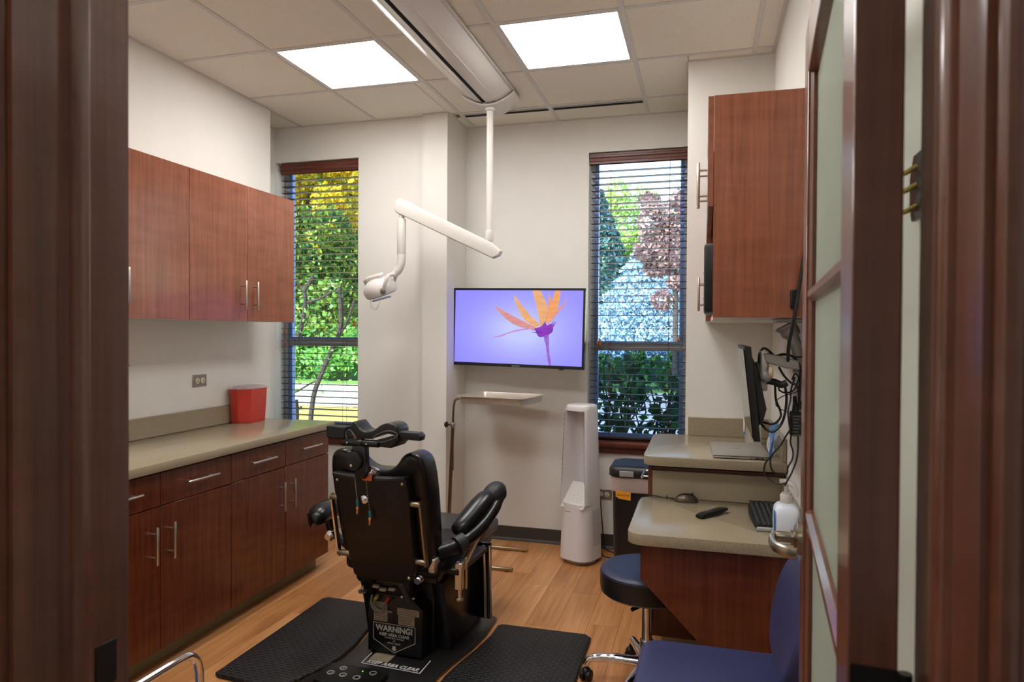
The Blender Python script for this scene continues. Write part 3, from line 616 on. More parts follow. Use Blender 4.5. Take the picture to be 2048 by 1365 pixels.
cp('back_cushion', lean(B().prism(cus, 0.0, 0.15, 'y', 0.034, 5), -0.165), BLACKV, ang=60)
# side rails of the back
for s in (-1, 1):
    x0, x1 = s * 0.17, s * 0.212
    r_ = cp('side_rail', B().box(x1 - 0.004, x1 + 0.004, -0.012, 0.012, 0, 1), CHROME if s < 0 else NICKEL, ang=30)
    r_.matrix_basis = Matrix()
    me = r_.data
    A_ = onback(x1, 0.775, 0.008); Z_ = onback(x1, 0.485, 0.008)
    for v in me.vertices:
        k = v.co.z; c = A_.lerp(Z_, k); v.co = Vector((v.co.x - x1 + c.x, c.y + v.co.y, c.z))
    for z in (0.76, 0.503):
        q = onback(x0, z, 0.006); q2 = onback(x1 + s * 0.004, z, 0.006)
        cp('standoff', B().cyl((s * 0.14, q.y, z), (q2.x, q2.y, z), 0.0135, bev=0.002), NICKEL)
# adjusters (knob and clamp) on either side
cp('clamp_block', B().box(0.195, 0.225, -0.06, 0.03, 0.44, 0.50, 0.003, 1), STEEL)
cp('knob', B().lathe([(0, -0.022), (0.012, -0.022), (0.018, -0.012), (0.017, -0.004), (0.006, 0.0), (0.005, 0.02), (0, 0.02)], (0.168, -0.085, 0.425), 18, Matrix.Rotation(R(-75), 4, 'X') @ Matrix.Diagonal((1.25, 1.25, 1.25, 1))), CHROME)
cp('clamp_block', B().box(-0.262, -0.215, -0.05, 0.02, 0.585, 0.63, 0.003, 1), STEEL)
cp('knob', B().lathe([(0, -0.022), (0.012, -0.022), (0.019, -0.012), (0.018, -0.004), (0.006, 0.0), (0.005, 0.03), (0, 0.03)], (-0.25, -0.12, 0.578), 18, Matrix.Rotation(R(-75), 4, 'X') @ Matrix.Diagonal((1.25, 1.25, 1.25, 1))), CHROME)
cp('side_lever', B().box(-0.255, -0.2, -0.02, 0.06, 0.545, 0.562, 0.003, 1), BLACKM)
cp('pivot_cover', B().cyl((-0.20, 0.05, 0.37), (-0.08, 0.05, 0.37), 0.05, bev=0.01), BLACKP)
cp('pivot_knob', B().lathe([(0, 0), (0.02, 0.0), (0.022, 0.008), (0.008, 0.014), (0.006, 0.03), (0, 0.03)], (-0.16, 0.0, 0.29), 16), STEEL)
# headrest assembly
H_ = cp('headrest_stem', B().prism([(-0.062, 0.985), (-0.058, 0.93), (-0.046, 0.90), (-0.042, 0.868), (-0.002, 0.868), (0.01, 0.90), (0.004, 1.0), (-0.02, 1.005), (-0.055, 1.0)], -0.26, -0.225, 'y', 0.004), BLACKP)
cp('pivot_disc', B().cyl((-0.042, -0.26, 0.943), (-0.042, -0.285, 0.943), 0.04, seg=24, bev=0.004), BLACKP, H_)
cp('screw', B().sph((-0.045, -0.287, 0.925), 0.007, 1, 0.6, 1, 10, 6), SCR, H_)
cp('chrome_collar', B().cyl((0.018, -0.25, 0.905), (0.035, -0.215, 0.89), 0.018, seg=18, bev=0.003), CHROME, H_)
lab(cp('bracket_plate', B().box(-0.02, 0.026, -0.243, -0.215, 0.858, 0.88, 0.002, 1), M('floor_orange', (190, 110, 60), 0.35, 1.0), H_), 'copper bracket plate, floor reflection painted in')  # orange stands for the floor reflected in the gap
cb = cp('cross_bar', B().cyl((-0.115, -0.24, 1.012), (0.06, -0.24, 1.014), 0.0155, seg=20, bev=0.003), BLACKP)
cp('strap', B().cyl((-0.062, -0.24, 1.012), (-0.014, -0.24, 1.013), 0.0195, seg=20, bev=0.003).box(-0.06, -0.016, -0.255, -0.235, 0.965, 1.005, 0.003, 1), BLACKV, cb)
for x in (-0.083, 0.008): cp('rivet', B().sph((x, -0.2555, 1.012), 0.004, u=8, v=6), STEEL, cb)
hr = [(-0.074, 1.062), (-0.069, 1.086), (-0.058, 1.101), (-0.045, 1.095), (-0.022, 1.070), (0.005, 1.062), (0.035, 1.068), (0.07, 1.092), (0.105, 1.102), (0.138, 1.095), (0.152, 1.072), (0.142, 1.054), (0.10, 1.058), (0.065, 1.049), (0.03, 1.034), (-0.01, 1.032), (-0.045, 1.044)]
hr = [(v.x, v.y) for v in catmull([Vector((x, z, 0)) for x, z in hr], 3, True)]
cp('head_cushion', B().prism(hr, -0.25, -0.155, 'y', 0.014, 4), BLACKV, ang=60)
cp('under_shell', B().prism([(0.05, 1.03), (0.145, 1.055), (0.152, 1.04), (0.115, 1.0), (0.06, 1.002)], -0.245, -0.12, 'y', 0.004), BLACKP)
WIRE = M('wire_grey', (110, 112, 118), 0.25, 0.9)
cp('wire_loop', B().tube([(0.05, -0.252, 1.022), (0.10, -0.256, 1.03), (0.145, -0.256, 1.048), (0.148, -0.256, 1.064), (0.11, -0.258, 1.072), (0.06, -0.258, 1.055), (0.035, -0.254, 1.035)], 0.0032, 6, smooth=5), WIRE)
cp('wire_loop', B().tube([(-0.088, -0.248, 1.03), (-0.092, -0.248, 1.05), (-0.075, -0.248, 1.066), (-0.055, -0.25, 1.048), (-0.045, -0.25, 1.03)], 0.0032, 6, smooth=5), WIRE)
cp('grip', B().box(-0.188, -0.10, -0.25, -0.19, 1.028, 1.076, 0.003, 1), BLACKP)
cp('grip', B().prism([(0.148, 1.07), (0.238, 1.068), (0.25, 1.056), (0.246, 1.037), (0.168, 1.04)], -0.25, -0.2, 'y', 0.003), BLACKP)
# seat, leg rest
cp('seat_frame', B().box(-0.2, 0.2, 0.02, 0.7, 0.36, 0.41, 0.006, 1), BLACKM)
cp('seat_cushion', B().box(-0.235, 0.235, -0.04, 0.46, 0.40, 0.485, 0.03, 4), BLACKV, ang=60)
cp('leg_rest', B().box(-0.21, 0.205, 0.44, 0.80, 0.395, 0.465, 0.02, 3), M('legrest_sheen', (52, 51, 52), 0.35, var=0.1), ang=60)  # black vinyl, light reflecting off it put in as grey
# arms
def arm(path, pw_, name='arm_rail'): pass
ra = [Vector(p) for p in ((0.20, 0.0, 0.505), (0.255, 0.09, 0.515), (0.315, 0.20, 0.56), (0.345, 0.32, 0.625), (0.352, 0.41, 0.685))]
cp('arm_rail', B().tube(ra, 0.03, 14, smooth=6, rads=[0.034, 0.036, 0.032, 0.028, 0.026]), BLACKV)
def padmesh(path, w, hgt):
    b = bmesh.new(); P = catmull(path, 5); n = len(P); rings = []
    for i, p in enumerate(P):
        t = (P[min(i + 1, n - 1)] - P[max(i - 1, 0)]).normalized(); side = Vector((t.y, -t.x, 0)).normalized(); up = side.cross(t)
        k = i / (n - 1); sc_ = max(0.05, math.sqrt(max(0.0, 1 - abs(2 * k - 1) ** 3)))
        rings.append([b.verts.new(p + side * math.cos(a) * w * sc_ + up * (math.copysign(abs(math.sin(a)) ** 0.7, math.sin(a)) * hgt * sc_)) for a in [2 * math.pi * q / 16 for q in range(16)]])
    for A_, C_ in zip(rings, rings[1:]):
        for k in range(16): b.faces.new([A_[k], A_[(k + 1) % 16], C_[(k + 1) % 16], C_[k]])
    b.faces.new(rings[0][::-1]); b.faces.new(rings[-1]); bmesh.ops.recalc_face_normals(b, faces=b.faces)
    return B()._add(b)
ap = [Vector(p) for p in ((0.235, 0.12, 0.565), (0.262, 0.2, 0.60), (0.295, 0.30, 0.66), (0.318, 0.38, 0.705))]
cp('arm_pad', padmesh(ap, 0.052, 0.042), BLACKV, ang=70)
cp('arm_cuff', padmesh([Vector(p) for p in ((0.30, 0.345, 0.655), (0.322, 0.38, 0.685), (0.335, 0.42, 0.70), (0.345, 0.45, 0.705))], 0.05, 0.05), M('cuff_vinyl', (38, 37, 38), 0.45, bump=0.2, bscale=90), ang=70)
cp('arm_cuff', B().tube([(0.262, 0.09, 0.52), (0.285, 0.125, 0.535)], 0.042, 18), M('cuff_vinyl', (38, 37, 38), 0.45))
cp('arm_bracket', B().prism([(0.06, 0.40), (0.10, 0.42), (0.31, 0.52), (0.33, 0.56), (0.31, 0.555), (0.06, 0.455)], 0.285, 0.30, 'x', 0.002), STEEL)
cp('arm_bracket', B().box(0.268, 0.302, 0.055, 0.085, 0.335, 0.455, 0.003, 1), STEEL)
cp('lock_pin', B().cyl((0.285, 0.07, 0.335), (0.285, 0.07, 0.30), 0.009).cyl((0.285, 0.07, 0.30), (0.285, 0.07, 0.285), 0.017, bev=0.003), STEEL)
cp('release_lever', B().box(0.303, 0.309, 0.09, 0.105, 0.33, 0.47, 0.002, 1), STEEL)
cp('arm_support', B().box(0.19, 0.29, 0.05, 0.4, 0.40, 0.43, 0.006, 1), BLACKM)
la = [Vector(p) for p in ((-0.36, -0.08, 0.61), (-0.385, 0.0, 0.63), (-0.40, 0.12, 0.625), (-0.41, 0.26, 0.62))]
cp('arm_pad', padmesh(la, 0.05, 0.045), BLACKV, ang=70)
cp('arm_support', B().tube([(-0.2, 0.08, 0.43), (-0.3, 0.08, 0.47), (-0.375, 0.07, 0.54), (-0.385, 0.07, 0.60)], 0.018, 10, smooth=5), BLACKM)
cp('arm_strap', B().prism([(-0.03, 0.63), (0.01, 0.63), (0.005, 0.575), (-0.008, 0.56), (-0.02, 0.58)], -0.44, -0.432, 'x', 0.002), BLACKV)
# bib chain
bc = thing('bib_chain', 'beaded metal bib chain with teal clips hanging over the chair back', 'bib clip', CH, CA)
chain = B(); TEAL = M('teal_plastic', (20, 110, 112), 0.4); CLIP = M('clip_brass', (196, 140, 90), 0.3, 1.0)
def beads(path):
    P = catmull([Vector(p) for p in path], 8)
    L = 0; last = P[0]
    for p in P:
        if (p - last).length >= 0.0052 or p is P[0]: chain.sph(p, 0.0025, u=6, v=4); last = p
e1, e2 = onback(-0.062, 0.765, -0.032), onback(-0.008, 0.722, -0.032)
beads([e1, onback(-0.060, 0.82, -0.034), onback(-0.056, 0.868, -0.036), onback(-0.045, 0.890, -0.02), Vector((-0.03, -0.19, 0.897)), onback(-0.012, 0.890, -0.02), onback(-0.004, 0.868, -0.036), onback(-0.008, 0.80, -0.034), e2])
chain.obj('chain', STEEL, bc, world=False)
for e in (e1, e2):
    B().cyl(e, e + Vector((0, 0.004, -0.026)), 0.0062, seg=12).obj('clip_sleeve', TEAL, bc, world=False)
    B().box(e.x - 0.005, e.x + 0.005, e.y - 0.002, e.y + 0.006, e.z - 0.06, e.z - 0.026, 0.002, 1).cyl((e.x - 0.006, e.y + 0.002, e.z - 0.034), (e.x + 0.006, e.y + 0.002, e.z - 0.034), 0.0045, seg=10).obj('clip', CLIP, bc, world=False)

# floor mats
m, t_, b_ = _base('mat_vinyl'); mp = _coord(t_)
br = t_.nodes.new('ShaderNodeTexBrick'); br.inputs['Scale'].default_value = 1.0; br.inputs['Brick Width'].default_value = 0.044; br.inputs['Row Height'].default_value = 0.019; br.inputs['Mortar Size'].default_value = 0.0022; br.offset = 0.5
mp.inputs['Rotation'].default_value = (0, 0, 0)
t_.links.new(mp.outputs[0], br.inputs['Vector']); br.inputs['Color1'].default_value = (0.006, 0.0055, 0.005, 1); br.inputs['Color2'].default_value = (0.009, 0.008, 0.0075, 1); br.inputs['Mortar'].default_value = (0.045, 0.042, 0.041, 1)
t_.links.new(br.outputs['Color'], b_.inputs['Base Color']); b_.inputs['Roughness'].default_value = 0.5; b_.inputs['Specular IOR Level'].default_value = 0.3
bp = t_.nodes.new('ShaderNodeBump'); bp.inputs['Strength'].default_value = 0.6; bp.inputs['Distance'].default_value = 0.002; t_.links.new(br.outputs['Fac'], bp.inputs['Height']); t_.links.new(bp.outputs[0], b_.inputs['Normal'])
MATV = m
def mat_(outline, label):
    o = B().prism(outline, 0.0005, 0.02, bev=0.007, seg=3).obj('floor_mat', MATV, ang=50); o.location = CH; o.rotation_euler = (0, 0, CA)
    tag(o, label, 'floor mat', 'black anti fatigue mats beside the chair')
mat_([(-0.70, 0.47), (-0.68, 0.50), (-0.44, 0.505), (-0.31, 0.50), (-0.285, 0.36), (-0.262, 0.2), (-0.232, 0.063), (-0.225, -0.075), (-0.245, -0.19), (-0.285, -0.30), (-0.32, -0.38), (-0.34, -0.40), (-0.63, -0.385), (-0.65, -0.375), (-0.672, 0.05)][::-1], 'black basket weave cushioned floor mat between the dental chair and the base cabinets')
mat_([(0.318, 0.47), (0.335, 0.495), (0.755, 0.523), (0.785, 0.495), (0.80, 0.25), (0.815, 0.05), (0.82, -0.25), (0.80, -0.40), (0.36, -0.40), (0.31, -0.28), (0.285, -0.18), (0.28, -0.07), (0.292, 0.06), (0.312, 0.2), (0.325, 0.36)][::-1], 'black basket weave cushioned floor mat between the dental chair and the blue stool')
# ------------------------------------------------------------------ television
P00, P10, P01, P11 = Vector((-1.664, 4.45, 1.779)), Vector((-0.735, 4.385, 1.761)), Vector((-1.664, 4.45, 1.249)), Vector((-0.735, 4.385, 1.234))
tvw = (P10 - P00).length; tva = math.atan2(P10.y - P00.y, P10.x - P00.x); tvh = 0.528
TVC = Vector(((P00.x + P10.x) / 2, (P00.y + P10.y) / 2, 1.506))
tv = thing('television', 'flat screen television showing an orange flower on a lilac background', 'television', TVC, tva)
tp = lambda n, b, m_, p_=None, **k: b.obj(n, m_, p_ or tv, world=False, **k)
tv.rotation_euler = (0, 0.0185, tva)
hw, hh = tvw / 2, tvh / 2; bz = 0.015
tp('bezel', B().box(-hw, hw, 0, 0.03, hh - bz, hh, 0.002, 1).box(-hw, hw, 0, 0.03, -hh, -hh + bz * 1.4, 0.002, 1).box(-hw, -hw + bz, 0, 0.03, -hh + bz, hh - bz).box(hw - bz, hw, 0, 0.03, -hh + bz, hh - bz), M('tv_bezel', (22, 22, 26), 0.3))
tp('back_housing', B().box(-hw * 0.97, hw * 0.97, 0.012, 0.05, -hh * 0.95, hh * 0.95, 0.01, 2).box(-0.25, 0.25, 0.05, 0.075, -0.2, 0.15, 0.01, 2), BLACKP)
tp('wall_arm', B().box(-0.12, 0.12, 0.075, 0.09, -0.12, 0.12).box(-0.04, 0.04, 0.09, 0.245, -0.03, 0.03), BLACKM)
text('SAMSUNG', 0.012, M('logo_grey', (190, 190, 196), 0.4), Matrix.Translation((0.0, -0.0006, -hh + 0.008)) @ Matrix.Rotation(math.pi / 2, 4, 'X'), tv)
tp('sensor', B().box(hw * 0.64, hw * 0.70, 0.004, 0.02, -hh - 0.007, -hh, 0.001, 1), BLACKP)
# picture on the screen
m, t_, b_ = _base('screen_lilac'); mp = _coord(t_, (1.6, 1, 2.6)); mp.inputs['Location'].default_value = (-0.05, 0, 0.05)
gr = t_.nodes.new('ShaderNodeTexGradient'); gr.gradient_type = 'QUADRATIC_SPHERE'; t_.links.new(mp.outputs[0], gr.inputs[0])
r_ = _ramp(t_, [(0.0, lin((138, 132, 252))), (0.25, lin((156, 154, 255))), (0.7, lin((182, 190, 255)))]); t_.links.new(gr.outputs[0], r_.inputs[0]); t_.links.new(r_.outputs[0], b_.inputs['Emission Color'])
b_.inputs['Emission Strength'].default_value = 1.15; b_.inputs['Base Color'].default_value = (0.01, 0.01, 0.012, 1); b_.inputs['Roughness'].default_value = 0.25
scr = tp('screen', B().box(-hw + bz, hw - bz, 0.006, 0.012, -hh + bz * 1.4, hh - bz), m, smooth=False)
def uv(x, y):
    u = (x - 140) / 1246; v = (y - 97 - 6 * u) / (711 + 46 * u)
    return (-hw + bz + u * (2 * hw - 2 * bz), hh - bz - v * (2 * hh - 2.4 * bz))
SCL = []
def spoly(name, pts, mat, off, sm=4):
    pts = [Vector((*uv(x, y), 0)) for x, y in pts]
    P = catmull(pts, sm, True) if sm else pts
    c = lambda v, lo, hi: max(lo, min(hi, v))
    b = B(); b.poly([(c(p.x, -hw + bz, hw - bz), 0.0055 - off, c(p.y, -hh + bz * 1.4, hh - bz)) for p in P]); bmesh.ops.triangulate(b.bm, faces=b.bm.faces[:]); bmesh.ops.recalc_face_normals(b.bm, faces=b.bm.faces)
    return tp(name, b, mat, scr, smooth=False)
def petalmat(name, a, c):
    m, t, b = _base(name); mp = _coord(t, (6, 1, 30)); n = t.nodes.new('ShaderNodeTexNoise'); n.inputs['Scale'].default_value = 1.5; n.inputs['Detail'].default_value = 3; t.links.new(mp.outputs[0], n.inputs['Vector'])
    r = _ramp(t, [(0.3, lin(a)), (0.7, lin(c))]); t.links.new(n.outputs['Fac'], r.inputs[0]); t.links.new(r.outputs[0], b.inputs['Emission Color']); b.inputs['Emission Strength'].default_value = 1.0; b.inputs['Base Color'].default_value = (0.01, 0.01, 0.01, 1); return m
PA = petalmat('petal_orange', (222, 160, 112), (240, 182, 122)); PB = petalmat('petal_pink', (206, 128, 150), (226, 160, 130)); PC = petalmat('petal_deep', (236, 140, 88), (242, 170, 96)); PU = petalmat('calyx_purple', (104, 24, 168), (150, 50, 190)); PSM = petalmat('stem_purple', (140, 84, 190), (160, 110, 206)); PM = petalmat('petal_magenta', (186, 116, 214), (204, 140, 190))
spoly('petal', [(545, 250), (600, 288), (680, 330), (790, 388), (870, 430), (950, 472), (930, 490), (870, 480), (780, 460), (690, 412), (620, 352), (570, 300)], PB, 0.0002)
spoly('petal', [(728, 145), (760, 180), (800, 240), (860, 310), (920, 380), (985, 440), (955, 465), (900, 440), (830, 390), (790, 320), (755, 250), (735, 190)], PA, 0.0003)
spoly('petal', [(912, 95), (975, 95), (1010, 160), (1045, 240), (1055, 320), (1040, 400), (1005, 455), (985, 430), (965, 330), (940, 230), (918, 150)], PA, 0.0004)
spoly('petal', [(1128, 95), (1168, 95), (1165, 180), (1150, 270), (1120, 350), (1080, 420), (1055, 430), (1075, 340), (1090, 230), (1105, 165)], PC, 0.0005)
spoly('petal', [(1065, 125), (1085, 200), (1090, 240), (1075, 330), (1050, 420), (1035, 405), (1055, 300), (1063, 200)], PC, 0.0006)
spoly('petal', [(1248, 118), (1235, 190), (1200, 260), (1150, 330), (1100, 400), (1085, 425), (1100, 370), (1150, 290), (1205, 228), (1235, 170)], PB, 0.0007)
spoly('petal', [(505, 571), (600, 562), (700, 525), (800, 500), (880, 487), (868, 478), (780, 490), (690, 515), (600, 548)], PM, 0.0008)
spoly('calyx', [(935, 480), (1000, 460), (1030, 420), (1055, 450), (1095, 430), (1112, 480), (1105, 515), (1080, 535), (1060, 555), (1020, 562), (985, 566), (960, 540), (950, 510)], PU, 0.0009, 2)
for q in ([(880, 497), (950, 490), (952, 500)], [(900, 520), (955, 512), (958, 522)], [(1080, 470), (1125, 385), (1092, 480)], [(1095, 460), (1145, 400), (1102, 490)], [(1022, 470), (1040, 395), (1042, 470)], [(990, 500), (1000, 440), (1010, 500)]): spoly('sepal', q, PU, 0.001, 0)
spoly('flower_stem', [(1025, 560), (1070, 548), (1075, 640), (1085, 740), (1102, 848), (1078, 844), (1060, 740), (1045, 640)], PSM, 0.0011, 2)

# ------------------------------------------------------------------ ceiling track with examination light
tk = thing('ceiling_track', 'long white ceiling mounted track with a curved underside and black slot', 'light track', (-1.265, 3.2, H))
tx0, hwid = -1.265, 0.148; zb = 2.862
def arc(x): return zb + 0.055 * (x / hwid) ** 2
lobe1 = [(-hwid, H - 0.006)] + [(x, arc(x)) for x in [(-1 + k / 8 * (1 - 0.022 / hwid - 0.01)) * hwid for k in range(9)]]
xs = [-hwid + k * (hwid - 0.04) / 8 for k in range(9)]
B().prism([(tx0 + x, z) for x, z in [(-hwid, H - 0.006)] + [(x, arc(x)) for x in xs] + [(-0.04, H - 0.02), (-0.06, H - 0.006)]], 0.8, 4.0, 'y').obj('housing', WHITEG, tk)
xs = [-0.012 + k * (hwid + 0.012) / 8 for k in range(9)]
B().prism([(tx0 + x, z) for x, z in [(0.03, H - 0.006), (-0.012, H - 0.02)] + [(x, arc(x)) for x in xs] + [(hwid, H - 0.006)]], 0.8, 4.0, 'y').obj('housing', WHITEG, tk)
B().box(tx0 - 0.0405, tx0 - 0.0115, 0.8, 3.985, zb + 0.008, H - 0.01).obj('slot', BLK, tk, smooth=False)
B().box(tx0 + hwid - 0.002, tx0 + hwid + 0.012, 0.8, 4.0, H - 0.02, H - 0.006).obj('side_strip', GRID, tk, smooth=False)
for x in (-0.075, 0.05): B().box(tx0 + x, tx0 + x + 0.004, 0.8, 4.0, arc(x) - 0.0012, arc(x) + 0.004).obj('seam', GRID, tk, smooth=False)
# end plate
xs = [-0.165 + k * 0.33 / 14 for k in range(15)]
endp = bmesh.new(); rg = []
for y, kx, dz in ((3.965, 1.0, 0.0), (3.97, 1.02, -0.008), (4.06, 1.02, -0.008), (4.14, 0.93, -0.006), (4.19, 0.74, -0.001), (4.212, 0.52, 0.008), (4.216, 0.48, 0.03)):
    rg.append([endp.verts.new((tx0 + x * kx, y, min(H - 0.006, zb - 0.010 + dz + 0.055 * (x / hwid) ** 2))) for x in xs])
for a_, c_ in zip(rg, rg[1:]):
    for k in range(14): endp.faces.new([a_[k], a_[k + 1], c_[k + 1], c_[k]])
bmesh.ops.recalc_face_normals(endp, faces=endp.faces)
bmesh.ops.solidify(endp, geom=endp.faces[:], thickness=0.006)
B()._add(endp).obj('end_plate', WHITEP, tk, ang=50)
# the light itself
ly = 4.02
el = thing('examination_light', 'white dental examination light on a folding arm hanging from the ceiling track', 'examination light', (-1.267, ly, 2.85))
px_ = -1.267
B().cyl((px_, ly, 2.85), (px_, ly, 2.10), 0.021, seg=24).cyl((px_, ly, 2.85), (px_, ly, 2.825), 0.03, seg=24, bev=0.004).cyl((px_, ly, 2.10), (px_, ly, 2.03), 0.025, 0.024, seg=24, bev=0.005).obj('pole', WHITEP, el)
B().cyl((px_, ly, 2.04), (px_, ly, 1.985), 0.014).obj('pivot', WHITEP, el)
aA, aZ = Vector((-1.195, ly, 1.952)), Vector((-1.885, ly, 2.285)); ad = (aZ - aA); al = ad.length; an = math.atan2(ad.z, -ad.x)
prof = [(0.0, -0.012), (0.03, -0.045), (al - 0.03, -0.048), (al, -0.03), (al + 0.005, 0.025), (al - 0.01, 0.045), (0.08, 0.04), (0.0, 0.018)]
mxA = Matrix.Translation(aA) @ Matrix.Rotation(an, 4, 'Y') @ Matrix.Diagonal((-1, 1, 1, 1))
b = B().prism(prof, -0.028, 0.028, 'y', 0.008, 3); b.xf(mxA); bmesh.ops.recalc_face_normals(b.bm, faces=b.bm.faces); b.obj('arm', WHITEP, el)
hx = -1.852
B().cyl((hx, ly, 2.235), (hx, ly, 2.18), 0.019).cyl((hx, ly, 2.19), (hx, ly, 1.965), 0.028, seg=24, bev=0.003).obj('drop_tube', WHITEP, el)
B().tube([(hx, ly, 1.965), (hx, ly - 0.002, 1.92), (hx - 0.012, ly - 0.005, 1.875), (hx - 0.045, ly - 0.012, 1.835)], 0.027, 18, smooth=5, rads=[0.028, 0.0275, 0.026, 0.023]).obj('elbow', WHITEP, el)
hc = Vector((-1.975, ly - 0.05, 1.742))
hm = Matrix.Translation(hc) @ Matrix.Rotation(R(-14), 4, 'Y') @ Matrix.Rotation(R(18), 4, 'X')
head = B().sph((0, 0, 0), 0.108, 1.0, 0.95, 0.74, 28, 16)
bmesh.ops.bisect_plane(head.bm, geom=head.bm.verts[:] + head.bm.edges[:] + head.bm.faces[:], plane_co=(0, 0, -0.03), plane_no=(0, 0, -1), clear_outer=True)
head.xf(hm); hd_ = head.obj('head', WHITEG, el, ang=60)
B().lathe([(0.0, -0.036), (0.094, -0.036), (0.098, -0.03), (0.094, -0.02), (0.0, -0.02)], (0, 0, 0), 28, sx=1.02, sy=0.95).xf(hm).obj('rim', M('lamp_rim', (150, 146, 140), 0.3), el)
B().box(-0.06, 0.05, -0.032, 0.032, 0.06, 0.098, 0.010, 3).xf(hm).obj('top_cover', WHITEP, el)
B().box(-0.078, -0.055, -0.028, 0.028, 0.055, 0.086, 0.003, 1).xf(hm).obj('vent', M('vent_grey', (160, 158, 156), 0.5), el)
for s in (-1, 1):
    B().tube([hm @ Vector((0.055, s * 0.085, -0.005)), hm @ Vector((0.085, s * 0.088, 0.035)), hm @ Vector((0.11, s * 0.06, 0.075)), Vector((hx - 0.045, ly - 0.012, 1.838))], 0.012, 10, smooth=5).obj('yoke', WHITEP, el)
for s in (-1, 1): B().sph((0.055, s * 0.088, -0.005), 0.02, 1, 0.6, 1, 14, 8).xf(hm).obj('pivot_cap', M('pivot_grey', (120, 116, 112), 0.4), el)
B().box(-0.03, 0.10, -0.108, -0.095, -0.052, -0.036, 0.003, 1).xf(hm).obj('lower_trim', M('trim_blue_grey', (150, 158, 176), 0.3), el)
CLR = M('clear_guard', (235, 233, 228), 0.12, alpha=0.22)
B().tube([hm @ Vector((-0.09, 0.03, -0.03)), hm @ Vector((-0.1, 0.0, -0.09)), hm @ Vector((-0.06, -0.03, -0.11)), hm @ Vector((0.0, -0.07, -0.07))], 0.006, 8, smooth=5).obj('guard_handle', CLR, el)

# ------------------------------------------------------------------ instrument stand with tray
ts = thing('tray_stand', 'steel instrument stand with a shallow rectangular tray below the television', 'tray stand', (-1.5, 4.25, 0))
TRC = Vector((-1.272, 4.315, 1.045)); TRA = R(-9)
TM = Matrix.Translation(TRC) @ Matrix.Rotation(TRA, 4, 'Z')
def ring(w, d, r, z): return [Vector((x, y, z)) for x, y in rrect(w, d, r, 4)]
b = bmesh.new()
lv_ = [ring(0.48, 0.385, 0.03, 0.015), ring(0.48, 0.385, 0.03, 0.018), ring(0.457, 0.362, 0.028, 0.018), ring(0.447, 0.352, 0.026, 0.01), ring(0.44, 0.345, 0.025, -0.026), ring(0.428, 0.333, 0.02, -0.03)]
rr = [[b.verts.new(v) for v in L] for L in lv_]
for a_, c_ in zip(rr, rr[1:]):
    for k in range(len(a_)): b.faces.new([a_[k], a_[(k + 1) % len(a_)], c_[(k + 1) % len(a_)], c_[k]])
b.faces.new(rr[-1]); bmesh.ops.recalc_face_normals(b, faces=b.faces); bmesh.ops.solidify(b, geom=b.faces[:], thickness=0.0012)
TRAY = M('tray_steel', (214, 206, 192), 0.3, 0.55, var=0.04, scale=40)
B()._add(b, TM).obj('tray', TRAY, ts, ang=50)
pb, pt = Vector((-1.625, 4.27, 0.03)), Vector((-1.592, 4.27, 0.86))
POLE = M('stand_pole', (150, 134, 112), 0.25, 1.0)
B().cyl(pb, pt, 0.0125).obj('post', POLE, ts)
B().tube([pt - Vector((0, 0, 0.3)), pt, pt + Vector((0.008, 0, 0.14)), pt + Vector((0.03, 0, 0.172)), pt + Vector((0.09, 0.0, 0.178)), pt + Vector((0.3, -0.02, 0.178))], 0.0075, 12, smooth=5).obj('sliding_rod', POLE, ts)
B().cyl(pt - Vector((0, 0, 0.02)), pt + Vector((0, 0, 0.015)), 0.018, bev=0.002).obj('clamp', STEEL, ts)
B().cyl(pt + Vector((-0.018, 0, 0)), pt + Vector((-0.04, 0, 0)), 0.005).lathe([(0, 0), (0.014, 0.0), (0.02, 0.006), (0.02, 0.014), (0.012, 0.022), (0, 0.022)], pt + Vector((-0.036, 0, 0)), 18, Matrix.Rotation(-math.pi / 2, 4, 'Y')).obj('knob', BLACKP, ts)
B().box(-1.64, -1.61, 4.05, 4.46, 0.008, 0.028, 0.003, 1).box(-1.61, -1.115, 4.042, 4.066, 0.006, 0.024, 0.003, 1).box(-1.61, -1.12, 4.438, 4.462, 0.006, 0.024, 0.003, 1).obj('base', M('base_steel', (176, 160, 130), 0.35, 1.0), ts)
for (x, y) in ((-1.63, 4.06), (-1.63, 4.45), (-1.15, 4.054), (-1.15, 4.45)): B().cyl((x, y, 0), (x, y, 0.008), 0.01, seg=10).obj('foot', RUBBER, ts)

# ------------------------------------------------------------------ tower fan
FA = -R(24)
tf = thing('tower_fan', 'tall white tower fan with a hollow front beside the television wall window', 'fan', (-0.752, 4.39, 0), FA)
fp = lambda n, b, m_, p_=None, **k: b.obj(n, m_, p_ or tf, world=False, **k)
FW = M('fan_white', (222, 216, 216), 0.4, var=0.015)
def loft(secs, cap0=True, cap1=True):
    b = bmesh.new(); rs = [[b.verts.new((x, y, z)) for x, y in P] for z, P in secs]
    for a_, c_ in zip(rs, rs[1:]):
        for k in range(len(a_)): b.faces.new([a_[k], a_[(k + 1) % len(a_)], c_[(k + 1) % len(a_)], c_[k]])
    if cap0: b.faces.new(rs[0][::-1])
    if cap1: b.faces.new(rs[-1])
    bmesh.ops.recalc_face_normals(b, faces=b.faces); return B()._add(b)
sz = lambda z: 1.17 - 0.32 * z
outer = rrect(0.2, 0.21, 0.07, 6)
fp('base', B().lathe([(0, 0.0), (0.095, 0.0), (0.10, 0.006), (0.10, 0.03), (0, 0.03)], (0, 0, 0), 36), M('fan_base', (176, 164, 150), 0.5))
fp('lower_body', loft([(z, [(x * sz(z), y * sz(z)) for x, y in outer]) for z in (0.03, 0.035, 0.15, 0.30, 0.385)]), FW, ang=50)
